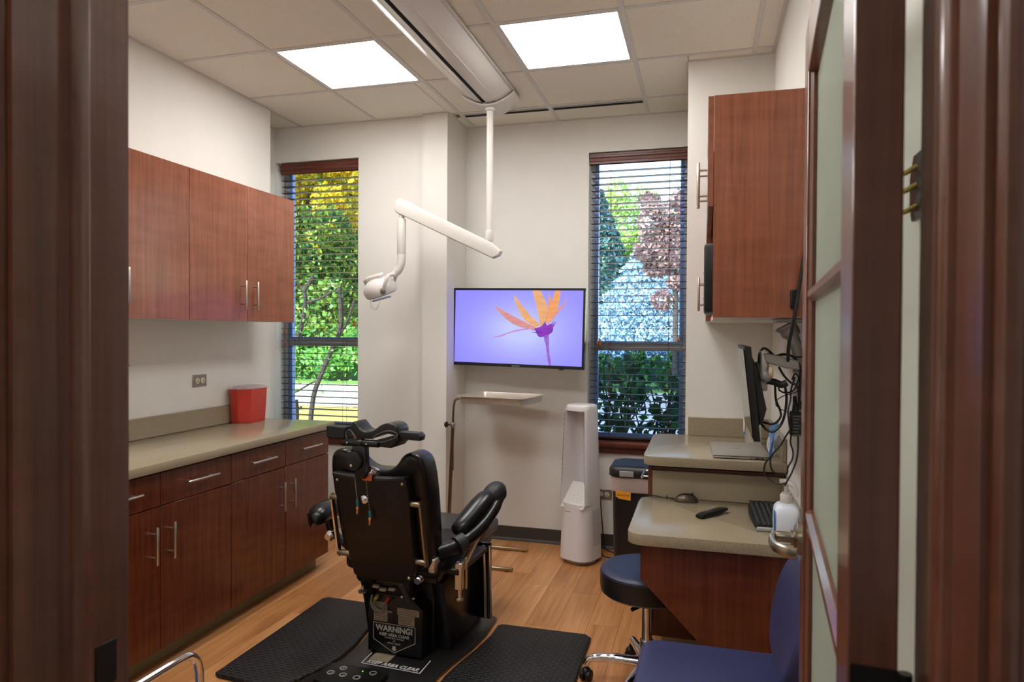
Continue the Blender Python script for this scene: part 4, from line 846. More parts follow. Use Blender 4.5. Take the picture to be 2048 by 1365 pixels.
U = [(-0.1, -0.06), (-0.1, 0.04), (-0.092, 0.075), (-0.07, 0.1), (-0.03, 0.105), (0.03, 0.105), (0.07, 0.1), (0.092, 0.075), (0.1, 0.04), (0.1, -0.06), (0.096, -0.088), (0.088, -0.096), (0.084, -0.088), (0.084, 0.03), (0.07, 0.065), (0.04, 0.075), (-0.04, 0.075), (-0.07, 0.065), (-0.084, 0.03), (-0.084, -0.088), (-0.088, -0.096), (-0.096, -0.088)]
fp('column', loft([(z, [(x * sz(z), y * sz(z)) for x, y in U]) for z in (0.384, 0.5, 0.65, 0.8, 0.985)]), FW, ang=50)
fp('top_cap', loft([(z, [(x * sz(0.98) * k, y * sz(0.98) * k) for x, y in outer]) for z, k in ((0.975, 1.0), (0.995, 1.0), (1.008, 0.97), (1.012, 0.9))]), FW, ang=50)
s4 = sz(0.40)
pn = [(-0.082 * s4, -0.105 * s4, 0.36), (0.082 * s4, -0.105 * s4, 0.36), (0.082 * s4, 0.03 * s4, 0.50), (-0.082 * s4, 0.03 * s4, 0.50)]
b = B(); b.poly(pn); b.poly([(pn[1][0], pn[1][1], 0.36), (pn[1][0], pn[2][1], 0.36), pn[2]]); b.poly([(pn[0][0], pn[0][1], 0.36), pn[3], (pn[0][0], pn[3][1], 0.36)]); b.poly([pn[3], pn[2], (pn[2][0], pn[2][1], 0.36), (pn[3][0], pn[3][1], 0.36)])
b.poly([(pn[0][0], pn[0][1], 0.36), (pn[0][0], pn[3][1], 0.36), (pn[1][0], pn[2][1], 0.36), (pn[1][0], pn[1][1], 0.36)])
cpnl = fp('control_panel', b, WHITEG, smooth=False)
nrm = (Vector(pn[1]) - Vector(pn[0])).cross(Vector(pn[3]) - Vector(pn[0])).normalized()
b = B()
for (u, v) in ((0.5, 0.4), (0.35, 0.45), (0.65, 0.35), (0.42, 0.28), (0.58, 0.25), (0.5, 0.55)):
    q = Vector(pn[0]).lerp(Vector(pn[1]), u).lerp(Vector(pn[3]).lerp(Vector(pn[2]), u), v) + nrm * 0.0006
    b.cyl(q - nrm * 0.0004, q + nrm * 0.0003, 0.0035, seg=8)
fp('touch_icon', b, M('icon_grey', (168, 164, 164), 0.5), cpnl)
text('PELONIS', 0.011, M('logo_dark', (90, 86, 84), 0.5), Matrix.Translation((-0.03, -0.1055 * sz(0.33) - 0.0005, 0.335)) @ Matrix.Rotation(math.pi / 2, 4, 'X'), tf)
text('3', 0.007, M('logo_dark2', (120, 116, 114), 0.5), Matrix.Translation((0.0, -0.1055 * sz(0.07) - 0.0008, 0.07)) @ Matrix.Rotation(math.pi / 2, 4, 'X'), tf, name='mark')
b = B()
for k in range(22):
    z = 0.12 + k * 0.0105
    b.box(0.1 * sz(z) - 0.004, 0.1 * sz(z) + 0.0008, -0.03, 0.05, z, z + 0.004)
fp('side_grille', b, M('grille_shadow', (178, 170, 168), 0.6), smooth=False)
for s in (-1, 1):
    b = B()
    for k in range(14):
        z = 0.52 + k * 0.032
        b.box(s * 0.086 * sz(z) - 0.0008, s * 0.086 * sz(z) + 0.0008, -0.0968 * sz(z), -0.094 * sz(z), z, z + 0.027)
    fp('air_slot', b, M('slot_grey', (96, 92, 92), 0.6), smooth=False)
fcord = B().tube([(-0.655, 4.40, 0.28), (-0.648, 4.43, 0.20), (-0.642, 4.47, 0.08), (-0.62, 4.50, 0.006), (-0.56, 4.48, 0.006), (-0.52, 4.53, 0.006), (-0.58, 4.60, 0.006), (-0.63, 4.65, 0.02), (-0.655, 4.665, 0.2), (-0.667, 4.665, 0.36)], 0.0035, 8, smooth=8).obj('fan_cable', BLACKP)
tag(fcord, 'thin black power cord running from the white tower fan to the outlet', 'cord')

# ------------------------------------------------------------------ waste bin
wb = thing('waste_bin', 'black lidded waste bin with clear liner and orange biohazard tag in the corner', 'bin', (-0.325, 4.1, 0))
bo = rrect(0.36, 0.28, 0.06, 6, -0.325, 4.1)
def sc_poly(P, k, c=(-0.325, 4.1)): return [(c[0] + (x - c[0]) * k, c[1] + (y - c[1]) * k) for x, y in P]
loft([(0.0, sc_poly(bo, 0.9)), (0.01, sc_poly(bo, 0.92)), (0.62, sc_poly(bo, 1.0))]).obj('body', M('bin_black', (26, 25, 26), 0.4), wb, ang=50)
LIN = M('bin_liner', (208, 184, 176), 0.35, alpha=0.75, bump=1.0, bscale=40)
loft([(0.56, sc_poly(bo, 1.035)), (0.575, sc_poly(bo, 1.06)), (0.60, sc_poly(bo, 1.045)), (0.635, sc_poly(bo, 1.05)), (0.655, sc_poly(bo, 1.02))], False, False).obj('liner', LIN, wb, ang=60)
loft([(0.643, sc_poly(bo, 1.05)), (0.65, sc_poly(bo, 1.1)), (0.685, sc_poly(bo, 1.1)), (0.70, sc_poly(bo, 1.05)), (0.708, sc_poly(bo, 0.93))]).obj('lid', M('lid_black', (34, 35, 36), 0.4), wb, ang=50)
B().box(-0.455, -0.375, 3.939, 3.947, 0.652, 0.684, 0.002, 1).obj('latch', M('latch_grey', (150, 150, 150), 0.4), wb)
lab(B().prism([(-0.475, 0.575), (-0.39, 0.565), (-0.39, 0.52), (-0.455, 0.527), (-0.475, 0.54)], 3.934, 3.938, 'y').obj('hazard_tag', M('tag_orange', (240, 160, 40), 0.5), wb), 'orange biohazard tag')
text('BIOHAZARD', 0.0125, M('tag_ink', (70, 50, 20), 0.6), Matrix.Translation((-0.432, 3.9335, 0.548)) @ Matrix.Rotation(math.pi / 2, 4, 'X'), wb, world=True)

# ------------------------------------------------------------------ cabinets on the desk wall
RF = 0.03
t = thing('wall_cabinet', 'cherry wall cabinet over the desk with an open cubby below its doors', 'cabinet', (0.19, 2.8, 1.53), 0, 'wall cabinets over the desk')
B().box(RF, 0.345, 2.432, 2.452, 1.528, 2.28).obj('side_panel', CHERRY_LIT, t, smooth=False)
B().box(RF + 0.002, 0.345, 3.18, 3.198, 1.528, 2.28).obj('side_panel', CHERRY_LIT, t, smooth=False)
MEL = MATS['melamine']
B().box(RF + 0.022, 0.345, 2.4525, 3.1795, 1.90, 1.918).box(RF + 0.022, 0.345, 2.4525, 3.1795, 2.262, 2.28).box(0.33, 0.345, 2.4525, 3.1795, 1.53, 2.26).obj('carcass', MEL, t, smooth=False)
lab(B().box(RF + 0.004, 0.345, 2.4525, 3.1795, 1.528, 1.546).obj('bottom_panel', MEL, t, smooth=False), 'white bottom panel')
for a, c, hy in ((2.433, 2.812, 2.765), (2.816, 3.197, 2.865)):
    d = B().box(RF - 0.02, RF - 0.001, a, c, 1.905, 2.279, 0.001, 1).obj('door', CHERRY_LIT, t)
    bar_handle((RF - 0.054, hy, 1.975), (RF - 0.054, hy, 2.135), (0.035, 0, 0), d)
t = thing('wall_cabinet', 'cherry wall cabinet over the desk with full height doors, next to the window', 'cabinet', (0.19, 3.5, 1.53), 0, 'wall cabinets over the desk')
B().box(RF + 0.0, 0.345, 3.2, 3.83, 1.546, 2.28).obj('body', CHERRY_LIT, t, smooth=False)
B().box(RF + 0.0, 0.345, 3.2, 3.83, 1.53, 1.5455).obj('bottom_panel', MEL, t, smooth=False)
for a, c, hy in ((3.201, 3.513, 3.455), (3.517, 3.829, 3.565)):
    d = B().box(RF - 0.02, RF - 0.001, a, c, 1.528, 2.28, 0.001, 1).obj('door', CHERRY_LIT, t)
    bar_handle((RF - 0.054, hy, 1.585), (RF - 0.054, hy, 1.745), (0.035, 0, 0), d)
t = thing('desk_organizer', 'black plastic organizer with pale screw heads standing in the open cabinet cubby', 'organizer', (0.12, 2.65, 1.546))
B().box(0.0, 0.25, 2.50, 2.85, 1.5465, 1.79, 0.012, 2).obj('body', BLACKP, t)
for z in (1.60, 1.69): B().sph((0.0, 2.52, z), 0.008, 0.5, 1, 1, 10, 6).obj('screw', WHITEP, t)
tag(B().box(0.275, 0.30, 2.412, 2.4315, 1.557, 1.618, 0.002, 1).obj('cable_clip', BLACKP), 'small black plastic box fixed to the side of the cabinet over the desk', 'cable clip')

# ------------------------------------------------------------------ desk: high counter and low worktop
t = thing('high_counter', 'beige laminate high counter with backsplash under the desk wall cabinets', 'countertop', (0.04, 3.46, 0.885))
tp_ = rrect(0.6, 0.735, 0.06, 6, 0.045, 3.4665, rs=(0.002, 0.06, 0.06, 0.002))
B().prism(tp_, 0.885, 0.925, bev=0.003).obj('slab', LAM, t)
B().box(-0.075, 0.345, 3.815, 3.834, 0.9252, 1.025, 0.002, 1).obj('backsplash', LAM, t)
B().box(0.328, 0.3465, 3.12, 3.815, 0.9252, 1.025, 0.002, 1).obj('backsplash', LAM, t)
t = thing('desk_cabinet', 'cherry drawer cabinet below the high counter with a bar handle', 'cabinet', (0.05, 3.5, 0))
B().box(-0.215, 0.345, 3.165, 3.83, 0.1, 0.868).obj('body', CHERRY_SHADED, t, smooth=False)
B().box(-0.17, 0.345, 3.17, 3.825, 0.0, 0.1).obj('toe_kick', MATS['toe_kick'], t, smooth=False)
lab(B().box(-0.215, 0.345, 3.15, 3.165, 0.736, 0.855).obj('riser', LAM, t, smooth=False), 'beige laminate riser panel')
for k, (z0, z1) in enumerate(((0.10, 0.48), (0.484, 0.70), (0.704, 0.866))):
    d = B().box(-0.235, -0.2155, 3.152, 3.828, z0 + 0.002, z1, 0.001, 1).obj('drawer', CHERRY_SHADED, t)
    bar_handle((-0.268, 3.4 - 0.1 if k < 2 else 3.22, (z0 + z1) / 2 + 0.02), (-0.268, 3.6 if k < 2 else 3.42, (z0 + z1) / 2 + 0.02), (0.035, 0, 0), d)
t = thing('desk', 'low beige laminate worktop on an angled cherry panel', 'desk', (0.04, 2.85, 0))
B().prism(rrect(0.612, 0.6, 0.06, 6, 0.039, 2.847, rs=(0.002, 0.05, 0.06, 0.002)), 0.693, 0.735, bev=0.003).obj('worktop', LAM, t)
B().box(0.328, 0.3465, 2.56, 3.145, 0.7352, 0.835, 0.002, 1).obj('backsplash', LAM, t)
B().prism([(-0.219, 0.692), (-0.219, 0.556), (0.10, 0.237), (0.10, 0.0), (0.345, 0.0), (0.345, 0.692)], 2.59, 2.61, 'y', 0.001, 1).obj('support_panel', CHERRY_SHADED, t)
B().box(0.31, 0.345, 2.612, 3.14, 0.3, 0.692).obj('back_rail', CHERRY_SHADED, t, smooth=False)

# things on the desk
t = thing('laptop', 'closed silver laptop on the high counter', 'laptop', (0.16, 3.33, 0.925), R(1.5))
lp = lambda n, b, m_, p_=None, **k: b.obj(n, m_, p_ or t, world=False, **k)
SILV = M('laptop_silver', (176, 172, 164), 0.35, 0.7)
lp('base', B().box(-0.12, 0.12, -0.185, 0.185, 0.003, 0.011, 0.003, 2), SILV)
lp('lid', B().box(-0.12, 0.12, -0.185, 0.185, 0.0125, 0.018, 0.003, 2), SILV)
lp('underside', B().box(-0.112, 0.112, -0.178, 0.178, 0.0, 0.0035), BLACKP)
lp('port', B().box(0.055, 0.075, -0.1856, -0.1845, 0.005, 0.009).box(0.038, 0.043, -0.1856, -0.1845, 0.005, 0.008).box(0.08, 0.092, -0.1856, -0.1845, 0.005, 0.009), BLK)
lp('logo', B().box(-0.02, 0.012, 0.0, 0.006, 0.018, 0.0183, 0.001, 1), DGREY)
t = thing('clear_bottle', 'clear plastic bottle with blue and white label, behind the monitor', 'bottle', (0.244, 3.62, 0.925))
CLB = M('clear_pet', (228, 226, 220), 0.1, alpha=0.35)
B().lathe([(0, 0.001), (0.036, 0.001), (0.041, 0.008), (0.041, 0.10), (0.036, 0.12), (0.015, 0.135), (0.014, 0.15), (0, 0.15)], (0.244, 3.62, 0.925), 24).obj('body', CLB, t)
B().cyl((0.244, 3.62, 1.076), (0.244, 3.62, 1.095), 0.016).obj('cap', WHITEP, t)
lab(B().box(0.198, 0.203, 3.59, 3.64, 0.985, 1.05, 0.002, 1).obj('label_sticker', MATS['label_white'], t), 'white label strip'); B().box(0.1975, 0.2032, 3.595, 3.635, 0.975, 0.985).obj('label_band', M('label_blue', (60, 110, 210), 0.4), t)
# face mask propped at the wall
t = thing('face_mask', 'crumpled blue and white face mask propped behind the laptop', 'face mask', (0.30, 3.27, 0.945))
def maskpart(nm, mat, pts, Y, th):
    P = [at(x, y, Y) for x, y in pts]; P = catmull(P, 3, True); P = [Vector((p.x, p.y, max(p.z, 0.931))) for p in P]; c = sum(P, Vector()) / len(P)
    b = bmesh.new(); cv = b.verts.new(c - Vector((0, 0.02, 0))); vs = [b.verts.new(p + Vector((0, 0.006 * math.sin(k * 1.1), 0))) for k, p in enumerate(P)]
    for k in range(len(vs)): b.faces.new([cv, vs[k], vs[(k + 1) % len(vs)]])
    bmesh.ops.solidify(b, geom=b.faces[:], thickness=th); return B()._add(b).obj(nm, mat, t, ang=80)
maskpart('inner_layer', M('mask_white', (232, 232, 236), 0.7), [(1533, 888), (1538, 872), (1546, 860), (1557, 862), (1558, 880), (1552, 905), (1546, 915), (1540, 913), (1536, 900)], 3.26, 0.003)
maskpart('outer_layer', M('mask_blue', (136, 184, 236), 0.7), [(1556, 842), (1557, 852), (1550, 868), (1546, 890), (1542, 912), (1538, 905), (1541, 885), (1537, 863), (1545, 850)], 3.225, 0.003)
# mouse, presenter, keyboard, pump bottle
t = thing('computer_mouse', 'black and bronze wired mouse on the low worktop', 'mouse', (-0.065, 3.10, 0.735), R(96))
mp_ = lambda n, b, m_, p_=None, **k: b.obj(n, m_, p_ or t, world=False, **k)
b = B().sph((0, 0, 0.004), 0.03, 0.95, 1.7, 1.05, 20, 14); bmesh.ops.bisect_plane(b.bm, geom=b.bm.verts[:] + b.bm.edges[:] + b.bm.faces[:], plane_co=(0, 0, 0.001), plane_no=(0, 0, -1), clear_outer=True); bmesh.ops.holes_fill(b.bm, edges=b.bm.edges[:])
mp_('shell', b, M('mouse_bronze', (92, 78, 66), 0.3, 0.6))
b = B().sph((0, 0, 0.006), 0.03, 0.72, 1.62, 1.06, 18, 12); bmesh.ops.bisect_plane(b.bm, geom=b.bm.verts[:] + b.bm.edges[:] + b.bm.faces[:], plane_co=(0, 0, 0.012), plane_no=(0, 0, -1), clear_outer=True)
mp_('top_shell', b, BLACKP)
mp_('wheel', B().cyl((-0.003, -0.024, 0.034), (0.003, -0.024, 0.034), 0.007, seg=12), DGREY)
mc = B().tube([(-0.118, 3.105, 0.742), (-0.16, 3.12, 0.742), (-0.20, 3.13, 0.745), (-0.235, 3.11, 0.750), (-0.262, 3.07, 0.742), (-0.276, 3.04, 0.70), (-0.27, 3.06, 0.6), (-0.26, 3.10, 0.5)], 0.0018, 6, smooth=6).box(-0.152, -0.146, 3.112, 3.122, 0.738, 0.752, 0.001, 1).obj('mouse_cable', BLACKP)
tag(mc, 'thin black mouse cable running over the worktop edge', 'cord')
t = thing('presenter_remote', 'small black handheld remote lying on the low worktop', 'remote', (0.04, 2.895, 0.735), R(-37))
b = B().prism([(-0.085, 0.004), (-0.04, 0.0005), (0.03, 0.0005), (0.085, 0.012), (0.088, 0.02), (0.05, 0.022), (0.0, 0.020), (-0.05, 0.02), (-0.085, 0.014)], -0.017, 0.017, 'x', 0.003).xf(Matrix.Rotation(0, 4, 'Z'))
b.obj('body', BLACKP, t, world=False); B().box(-0.009, 0.009, -0.05, 0.0, 0.019, 0.0225, 0.002, 1).obj('button_pad', DGREY, t, world=False)
t = thing('keyboard', 'black keyboard with grey edge on the low worktop beside the wall', 'keyboard', (0.255, 2.925, 0.735), R(1.0))
kb = lambda n, b, m_, p_=None, **k: b.obj(n, m_, p_ or t, world=False, **k)
kb('case', B().prism([(-0.062, -0.188), (-0.058, -0.196), (0.068, -0.196), (0.068, 0.205), (-0.05, 0.205), (-0.066, 0.12), (-0.072, 0.0)], 0.001, 0.017, bev=0.003), BLACKP)
lab(kb('front_edge', B().prism([(-0.062, -0.213), (0.068, -0.213), (0.068, -0.197), (-0.056, -0.197)], 0.001, 0.014, bev=0.003), M('kbd_grey', (170, 168, 164), 0.4)), 'grey edge strip')
km = B().box(-0.0075, 0.0075, -0.0075, 0.0075, 0, 0.006, 0.0015, 1).mesh('key', M('key_black', (30, 30, 32), 0.5), True)
for r_ in range(6):
    for c_ in range(20):
        o = bpy.data.objects.new('key', km); COL.objects.link(o); par(o, t, False); o.location = (-0.048 + r_ * 0.0195, -0.182 + c_ * 0.0193, 0.0165)
t = thing('pump_bottle', 'white pump bottle of hand sanitizer with blue label edge beside the door lever', 'bottle', (0.284, 2.44, 0.735))
t.location = (0.29, 2.615, 0.735); WM[t.name] = Matrix.Translation(t.location)
SANM = M('sanitizer_white', (216, 222, 232), 0.25, var=0.02, sss=0.1)
loft([(z, [(0.29 + x * k, 2.615 + y * k) for x, y in rrect(0.085, 0.10, 0.025, 5)]) for z, k in ((0.7355, 0.92), (0.742, 1.0), (0.83, 1.0), (0.856, 0.93), (0.868, 0.7), (0.874, 0.35))]).obj('body', SANM, t, ang=50)
B().cyl((0.29, 2.615, 0.873), (0.29, 2.615, 0.902), 0.021, bev=0.002).cyl((0.29, 2.615, 0.902), (0.29, 2.615, 0.908), 0.016).cyl((0.29, 2.615, 0.908), (0.29, 2.615, 0.934), 0.007).obj('collar', WHITEP, t)
B().tube([(0.268, 2.62, 0.944), (0.29, 2.615, 0.945), (0.308, 2.595, 0.939), (0.318, 2.585, 0.927), (0.320, 2.583, 0.902)], 0.008, 10, smooth=4, rads=[0.011, 0.011, 0.009, 0.007, 0.006]).obj('pump_head', WHITEP, t)
lab(B().box(0.2468, 0.2474, 2.571, 2.60, 0.745, 0.85).obj('label_band', M('label_blue2', (40, 130, 205), 0.4), t), 'blue label edge')
# ------------------------------------------------------------------ monitor on its arm
GREYM = M('arm_grey', (150, 147, 142), 0.4, 0.3)
my = 2.50
t = thing('monitor', 'black flat computer monitor seen edge on above the high counter', 'monitor', (0.14, 2.75, 1.08))
tl, tr_, bl, br_ = at(1489, 694, my), at(1511, 696, my), at(1503, 884, my), at(1516, 884, my)
B().prism([(tl.x, tl.z), (tl.x + 0.022, tl.z), (bl.x + 0.03, bl.z), (bl.x + 0.008, bl.z)], my, my + 0.5, 'y', 0.003).obj('panel', BLACKP, t)
B().prism([(tl.x - 0.004, tl.z - 0.01), (tl.x, tl.z - 0.01), (bl.x + 0.008, bl.z + 0.01), (bl.x + 0.004, bl.z + 0.01)], my + 0.003, my + 0.497, 'y').obj('screen', M('screen_off', (14, 14, 16), 0.12), t, smooth=False)
B().prism([(tl.x + 0.02, tl.z - 0.02), (tl.x + 0.045, tl.z - 0.07), (bl.x + 0.052, bl.z + 0.11), (bl.x + 0.04, bl.z + 0.06), (bl.x + 0.026, bl.z + 0.05)], my + 0.04, my + 0.46, 'y', 0.006).obj('back_housing', BLACKP, t)
t = thing('monitor_mount', 'grey articulated monitor arm hanging from the wall cabinet underside', 'monitor arm', (0.28, 2.6, 1.52))
ya = 2.53
q = [at(1553, 641, ya), at(1606, 643, ya)]
B().box(q[0].x, 0.342, ya - 0.01, ya + 0.14, 1.514, 1.5265, 0.003, 1).obj('mount_plate', GREYM, t)
pth = [at(1572, 650, ya + 0.06), at(1583, 670, ya + 0.06), at(1592, 695, ya + 0.05), at(1596, 715, ya + 0.05), at(1596, 745, ya + 0.05)]
B().tube(pth, 0.02, 16, smooth=5, rads=[0.040, 0.032, 0.022, 0.018, 0.017, 0.017]).obj('column', GREYM, t)
B().cyl(at(1596, 713, ya + 0.05), at(1596, 716, ya + 0.05), 0.0195, seg=18).obj('collar', BLACKP, t)
pa, pz = at(1530, 718, ya), at(1596, 735, ya + 0.05)
B().prism([(at(1526, 706, ya).x, at(1526, 706, ya).z), (at(1560, 712, ya).x, at(1560, 712, ya).z), (at(1598, 722, ya).x, at(1598, 722, ya).z), (at(1600, 740, ya).x, at(1600, 740, ya).z), (at(1575, 738, ya).x, at(1575, 738, ya).z), (at(1532, 726, ya).x, at(1532, 726, ya).z)], ya, ya + 0.05, 'y', 0.006, 3).obj('upper_arm', GREYM, t)
B().cyl(at(1528, 702, ya + 0.02), at(1528, 752, ya + 0.02), 0.016, bev=0.003).obj('pivot_tube', M('arm_silver', (190, 188, 184), 0.3, 0.6), t)
B().sph(at(1532, 752, ya + 0.02), 0.022, 1, 1.2, 1.1).obj('tilt_joint', GREYM, t)
B().cyl(at(1538, 745, ya - 0.01), at(1546, 745, ya - 0.012), 0.018, seg=20, bev=0.002).obj('joint_cap', M('cap_tan', (182, 166, 140), 0.5), t)
B().tube([at(1534, 762, ya + 0.02), at(1550, 765, ya + 0.02), at(1562, 770, ya + 0.02), at(1574, 766, ya + 0.02)], 0.012, 12, smooth=4).obj('cable_guide', BLACKP, t)
pc = at(1520, 752, ya + 0.1)
B().box(pc.x - 0.015, pc.x + 0.02, ya + 0.03, ya + 0.14, pc.z - 0.05, pc.z + 0.05, 0.005, 2).obj('mount_head', GREYM, t)
# cables
def cable(label, pts, r, Y=2.56, name='cable', dy=None):
    P = []
    for k, (x, y) in enumerate(pts):
        P.append(at(x, y, Y + (dy[k] if dy else 0.012 * math.sin(k * 1.3))))
    o = B().tube(P, r, 8, smooth=6).obj(name, BLACKP); tag(o, label, 'cord', 'black cables around the monitor arm'); return o
cable('thick black cable running down past the cabinet side to the monitor arm', [(1613, 482), (1604, 540), (1596, 590), (1588, 640), (1578, 690), (1576, 722)], 0.006, 2.395, dy=[0, 0, 0, 0, 0.05, 0.12])
cable('black cable arching over the top of the monitor arm joint', [(1520, 800), (1517, 760), (1518, 715), (1524, 699), (1532, 698), (1542, 706), (1548, 712)], 0.004, 2.56)
cable('black cable looping from the monitor bottom edge, the shorter loop', [(1550, 770), (1552, 800), (1560, 820), (1561, 835), (1548, 848), (1530, 846), (1517, 838), (1515, 822)], 0.004, 2.56)
cable('black cable looping from the monitor bottom edge, the longer loop', [(1570, 772), (1573, 800), (1568, 835), (1558, 855), (1543, 864), (1528, 855), (1517, 838), (1515, 820)], 0.0045, 2.56)
cable('black cable arching across the monitor arm to the wall', [(1553, 713), (1566, 709), (1584, 713), (1598, 728), (1601, 745), (1599, 785), (1598, 810)], 0.0045, 2.56)
cable('black cable slanting from the monitor arm underside to the wall bundle', [(1558, 735), (1568, 752), (1582, 766), (1594, 772), (1598, 790)], 0.004, 2.56)
cable('thin black cable curling behind the monitor', [(1602, 780), (1588, 786), (1568, 792), (1555, 800), (1552, 810), (1560, 818), (1572, 824), (1580, 829)], 0.0016, 2.56)
cable('black cable looping low beside the monitor arm', [(1560, 770), (1558, 780), (1570, 786), (1586, 782), (1594, 768), (1597, 755), (1590, 748), (1584, 760)], 0.003, 2.56)
cable('black cord hanging straight down to the power brick', [(1590, 755), (1582, 780), (1581, 800), (1576, 822), (1578, 845), (1580, 855)], 0.003, 2.56)
t = thing('power_brick', 'black power adapter hanging on the wall below the monitor arm', 'power adapter', (0.325, 2.6, 1.13))
a0, a1 = at(1580, 823, 2.59), at(1602, 873, 2.59)
B().box(a0.x, min(a1.x, 0.3465), 2.58, 2.615, a1.z, a0.z, 0.004, 2).obj('body', BLACKP, t)
b = B()
for k in range(7): b.box(a0.x + 0.008, a0.x + 0.034 - 0.004 * (k % 3), 2.5794, 2.58, a0.z - 0.018 - k * 0.011, a0.z - 0.014 - k * 0.011)
b.obj('printed_label', M('print_grey', (90, 90, 88), 0.6), t, smooth=False)
B().tube([at(1591, 822, 2.585), at(1590, 806, 2.585), at(1589, 793, 2.585)], 0.006, 10, rads=[0.012, 0.007, 0.006]).obj('plug', BLACKP, t)
B().tube([at(1598, 820, 2.585), at(1600, 808, 2.585), at(1600, 803, 2.585)], 0.006, 8).box(at(1596, 805, 2.585).x, at(1603, 805, 2.585).x, 2.58, 2.595, at(1600, 818, 2.585).z, at(1600, 805, 2.585).z, 0.002, 1).obj('ferrite', BLACKP, t)
cable('black adapter cord sweeping from the power brick in a loop to the desk edge', [(1579, 862), (1570, 876), (1560, 893), (1545, 909), (1534, 922), (1528, 938), (1532, 952), (1545, 964), (1558, 969), (1572, 967)], 0.003, 2.56)
cable('black cord dropping from the power brick along the wall, looped above the worktop', [(1582, 873), (1581, 886), (1586, 905), (1584, 920), (1576, 935), (1573, 948), (1556, 949), (1545, 942), (1541, 930), (1541, 918), (1546, 910)], 0.003, 2.56)
cable('black cord dropping from the power brick straight down to the worktop', [(1596, 873), (1596, 895), (1593, 920), (1584, 945), (1576, 960), (1570, 972)], 0.003, 2.56)
# coat hook on the wall behind the door
t = thing('coat_hook', 'brass double coat hook on a dark plate, behind the open door', 'coat hook', (0.345, 1.24, 1.74))
B().prism([(1.255, 1.665), (1.31, 1.665), (1.32, 1.69), (1.32, 1.74), (1.30, 1.775), (1.255, 1.775)], 0.338, 0.3475, 'x', 0.003).obj('plate', BLACKM, t)
for z, zz in ((1.765, 0.055), (1.735, 0.02), (1.70, -0.004)):
    B().tube([(0.34, 1.28, z - 0.012), (0.32, 1.29, z - 0.022), (0.305, 1.305, z - 0.016), (0.298, 1.33, z + zz * 0.4), (0.296, 1.345, z + zz)], 0.0045, 8, smooth=5).sph((0.296, 1.345, z + zz), 0.008, u=10, v=8).obj('hook', BRASS, t)

# ------------------------------------------------------------------ stool and chairs
def caster(b1, b2, p, ang):
    c = Vector(p); d = Vector((math.cos(ang), math.sin(ang), 0)); s = Vector((-d.y, d.x, 0))
    b1.cyl(c + Vector((0, 0, 0.055)), c + Vector((0, 0, 0.09)), 0.006, seg=8)
    for k in (-1, 1): b2.cyl(c + s * k * 0.004 + Vector((0, 0, 0.025)), c + s * k * 0.022 + Vector((0, 0, 0.025)), 0.025, seg=18, bev=0.003)
    b2.sph(c + Vector((0, 0, 0.04)), 0.024, 0.9, 0.9, 0.8, 12, 8)
S0 = Vector((-0.215, 2.885, 0))
t = thing('rolling_stool', 'round dark blue vinyl stool with chrome five leg base, tucked under the desk', 'stool', S0)
B().lathe([(0, 0.40), (0.18, 0.40), (0.192, 0.41), (0.195, 0.43), (0.195, 0.485), (0.0, 0.485)], S0, 48).obj('seat_band', M('seat_black', (24, 23, 25), 0.35), t)
B().lathe([(0.195, 0.484), (0.193, 0.493), (0.184, 0.50), (0.16, 0.504), (0.0, 0.506)], S0, 48).obj('seat_top', NAVYD, t)
B().lathe([(0, 0.385), (0.07, 0.385), (0.09, 0.395), (0.09, 0.40), (0, 0.40)], S0, 24).obj('seat_plate', BLACKM, t)
B().cyl(S0 + Vector((0, 0, 0.18)), S0 + Vector((0, 0, 0.385)), 0.022, seg=20).cyl(S0 + Vector((0, 0, 0.09)), S0 + Vector((0, 0, 0.2)), 0.028, seg=20).obj('gas_lift', CHROME, t)
B().cyl(S0 + Vector((0.03, -0.05, 0.385)), S0 + Vector((-0.03, -0.11, 0.375)), 0.004).cyl(S0 + Vector((-0.025, -0.105, 0.376)), S0 + Vector((-0.05, -0.13, 0.37)), 0.008).obj('height_lever', BLACKP, t)
for k in range(5):
    a = R(183 + 72 * k); d = Vector((math.cos(a), math.sin(a), 0))
    L = B().tube([S0 + d * 0.0 + Vector((0, 0, 0.105)), S0 + d * 0.1 + Vector((0, 0, 0.108)), S0 + d * 0.19 + Vector((0, 0, 0.105)), S0 + d * 0.235 + Vector((0, 0, 0.095)), S0 + d * 0.252 + Vector((0, 0, 0.07))], 0.017, 14, smooth=5, rads=[0.022, 0.02, 0.018, 0.016, 0.015]).obj('base_leg', CHROME, t)
    b1, b2 = B(), B(); caster(b1, b2, S0 + d * 0.25, a + 1.2); b2.obj('caster', BLACKP, L); b1.bm.free()
# blue side chair by the wall
t = thing('side_chair', 'royal blue vinyl side chair with black legs between desk panel and open door', 'chair', (0.05, 2.09, 0), R(-90))
